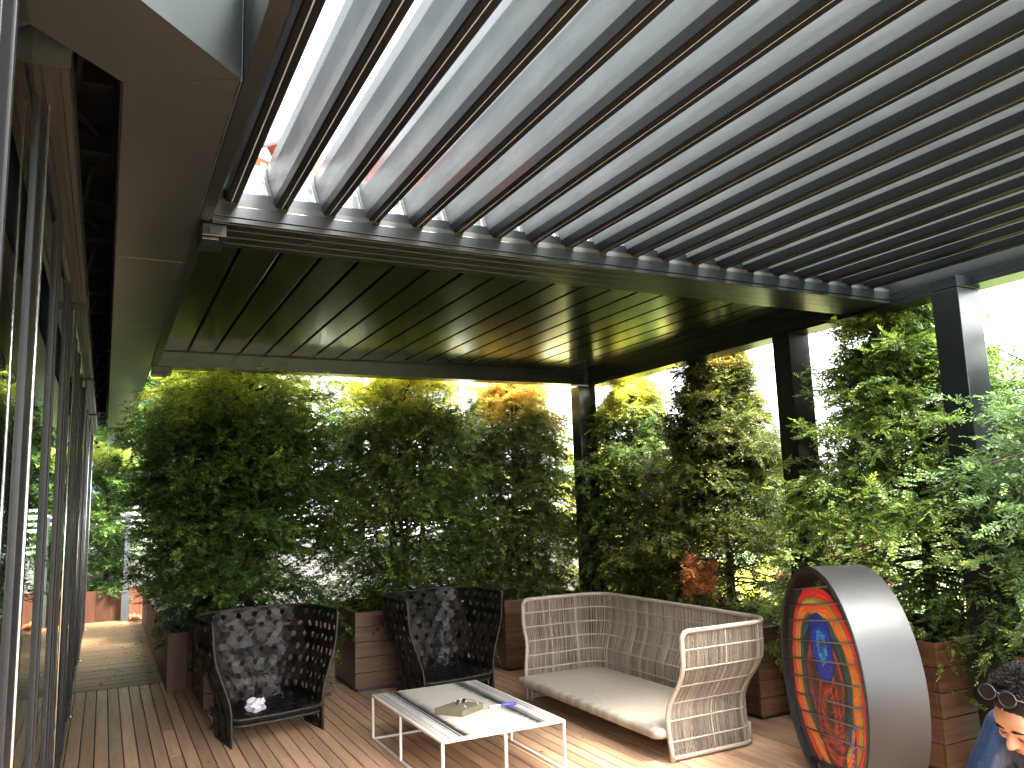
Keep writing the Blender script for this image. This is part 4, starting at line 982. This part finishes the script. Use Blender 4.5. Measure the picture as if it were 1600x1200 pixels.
        pts = [p + dv * (L * q) + (t1 * math.cos(a0 + q * 5.5) + t2 * math.sin(a0 + q * 5.5)) * rr for q in (0, .2, .4, .6, .8, 1)]
        c.tube([hp(*q) for q in pts], [.0019, .0020, .0018, .0015, .0010, .0004], 3)
    c.build('hair', hair_m, body, smooth=True)
    c = MB()
    for q in (-1, 1): c.tube([hp(.088, q * .012, .021), hp(.092, q * .028, .028), hp(.080, q * .050, .021)], [.003, .0042, .002], 5)
    c.build('eyebrows', hair_m, body, smooth=True)
    c = MB()
    for q in (-1, 1): c.tube([hp(.0845, q * .018, -.003), hp(.088, q * .031, -.007), hp(.0815, q * .045, -.003)], [.0012, .0018, .0010], 5)
    c.build('eyelashes', M['black'], body, smooth=True)
    c = MB(); c.tube([hp(.084, -.023, -.0605), hp(.0905, 0, -.0605), hp(.084, .023, -.0605)], [.002, .0042, .002], 6); c.build('lips', M['lips'], body, smooth=True)
    return body, hp, Hd
squat = dict(head=(.335, 0, .905), neck=(.205, 0, .80), chest=(.10, 0, .66), pelvis=(-.14, 0, .33), pitch=R(34), turn=R(-14),
             shL=(.13, .185, .745), shR=(.11, -.195, .785), elL=(.30, .27, .47), elR=(.27, -.30, .47), wrL=(.50, .12, .36), wrR=(.50, -.10, .36),
             hipL=(-.10, .10, .30), hipR=(-.10, -.10, .30), knL=(.26, .20, .47), knR=(.26, -.20, .47), anL=(.0, .15, .09), anR=(.0, -.15, .09))
rzp = R(183)
PX, PY = 2.515 + .335, 1.545 + .015
man, hp, Hd = person((PX, PY, 0), rzp, 'crouching man in navy jacket looking down at the bottom right corner', squat, (M['navy'], M['trouser']), M['hair'])
# sunglasses pushed up on his hair
sg = glasses('sunglasses', (0, 0, 0), 0, 'black framed sunglasses pushed up on the crouching man\'s hair', 1.05)
Rz = Matrix.Rotation(rzp, 3, 'Z')
fr = Hd @ Matrix.Rotation(R(-52), 3, 'Y')            # tilted back on the crown
# glasses local: lenses in XZ plane, facing -Y, temples to +Y -> head frame forward is -Y
G3 = Rz @ fr @ Matrix.Rotation(R(90), 3, 'Z')
sg.matrix_world = Matrix.Translation(Vector((PX, PY, 0)) + Rz @ hp(.066, 0, .134)) @ G3.to_4x4()
roofpose = dict(squat); roofpose.update(pitch=R(20))
person((.93, 4.35, 3.075), R(200), 'person in white and orange glimpsed through the roof louvres', roofpose, (M['whitecloth'], M['orange']), M['hair'], curly=False, vox=.012)
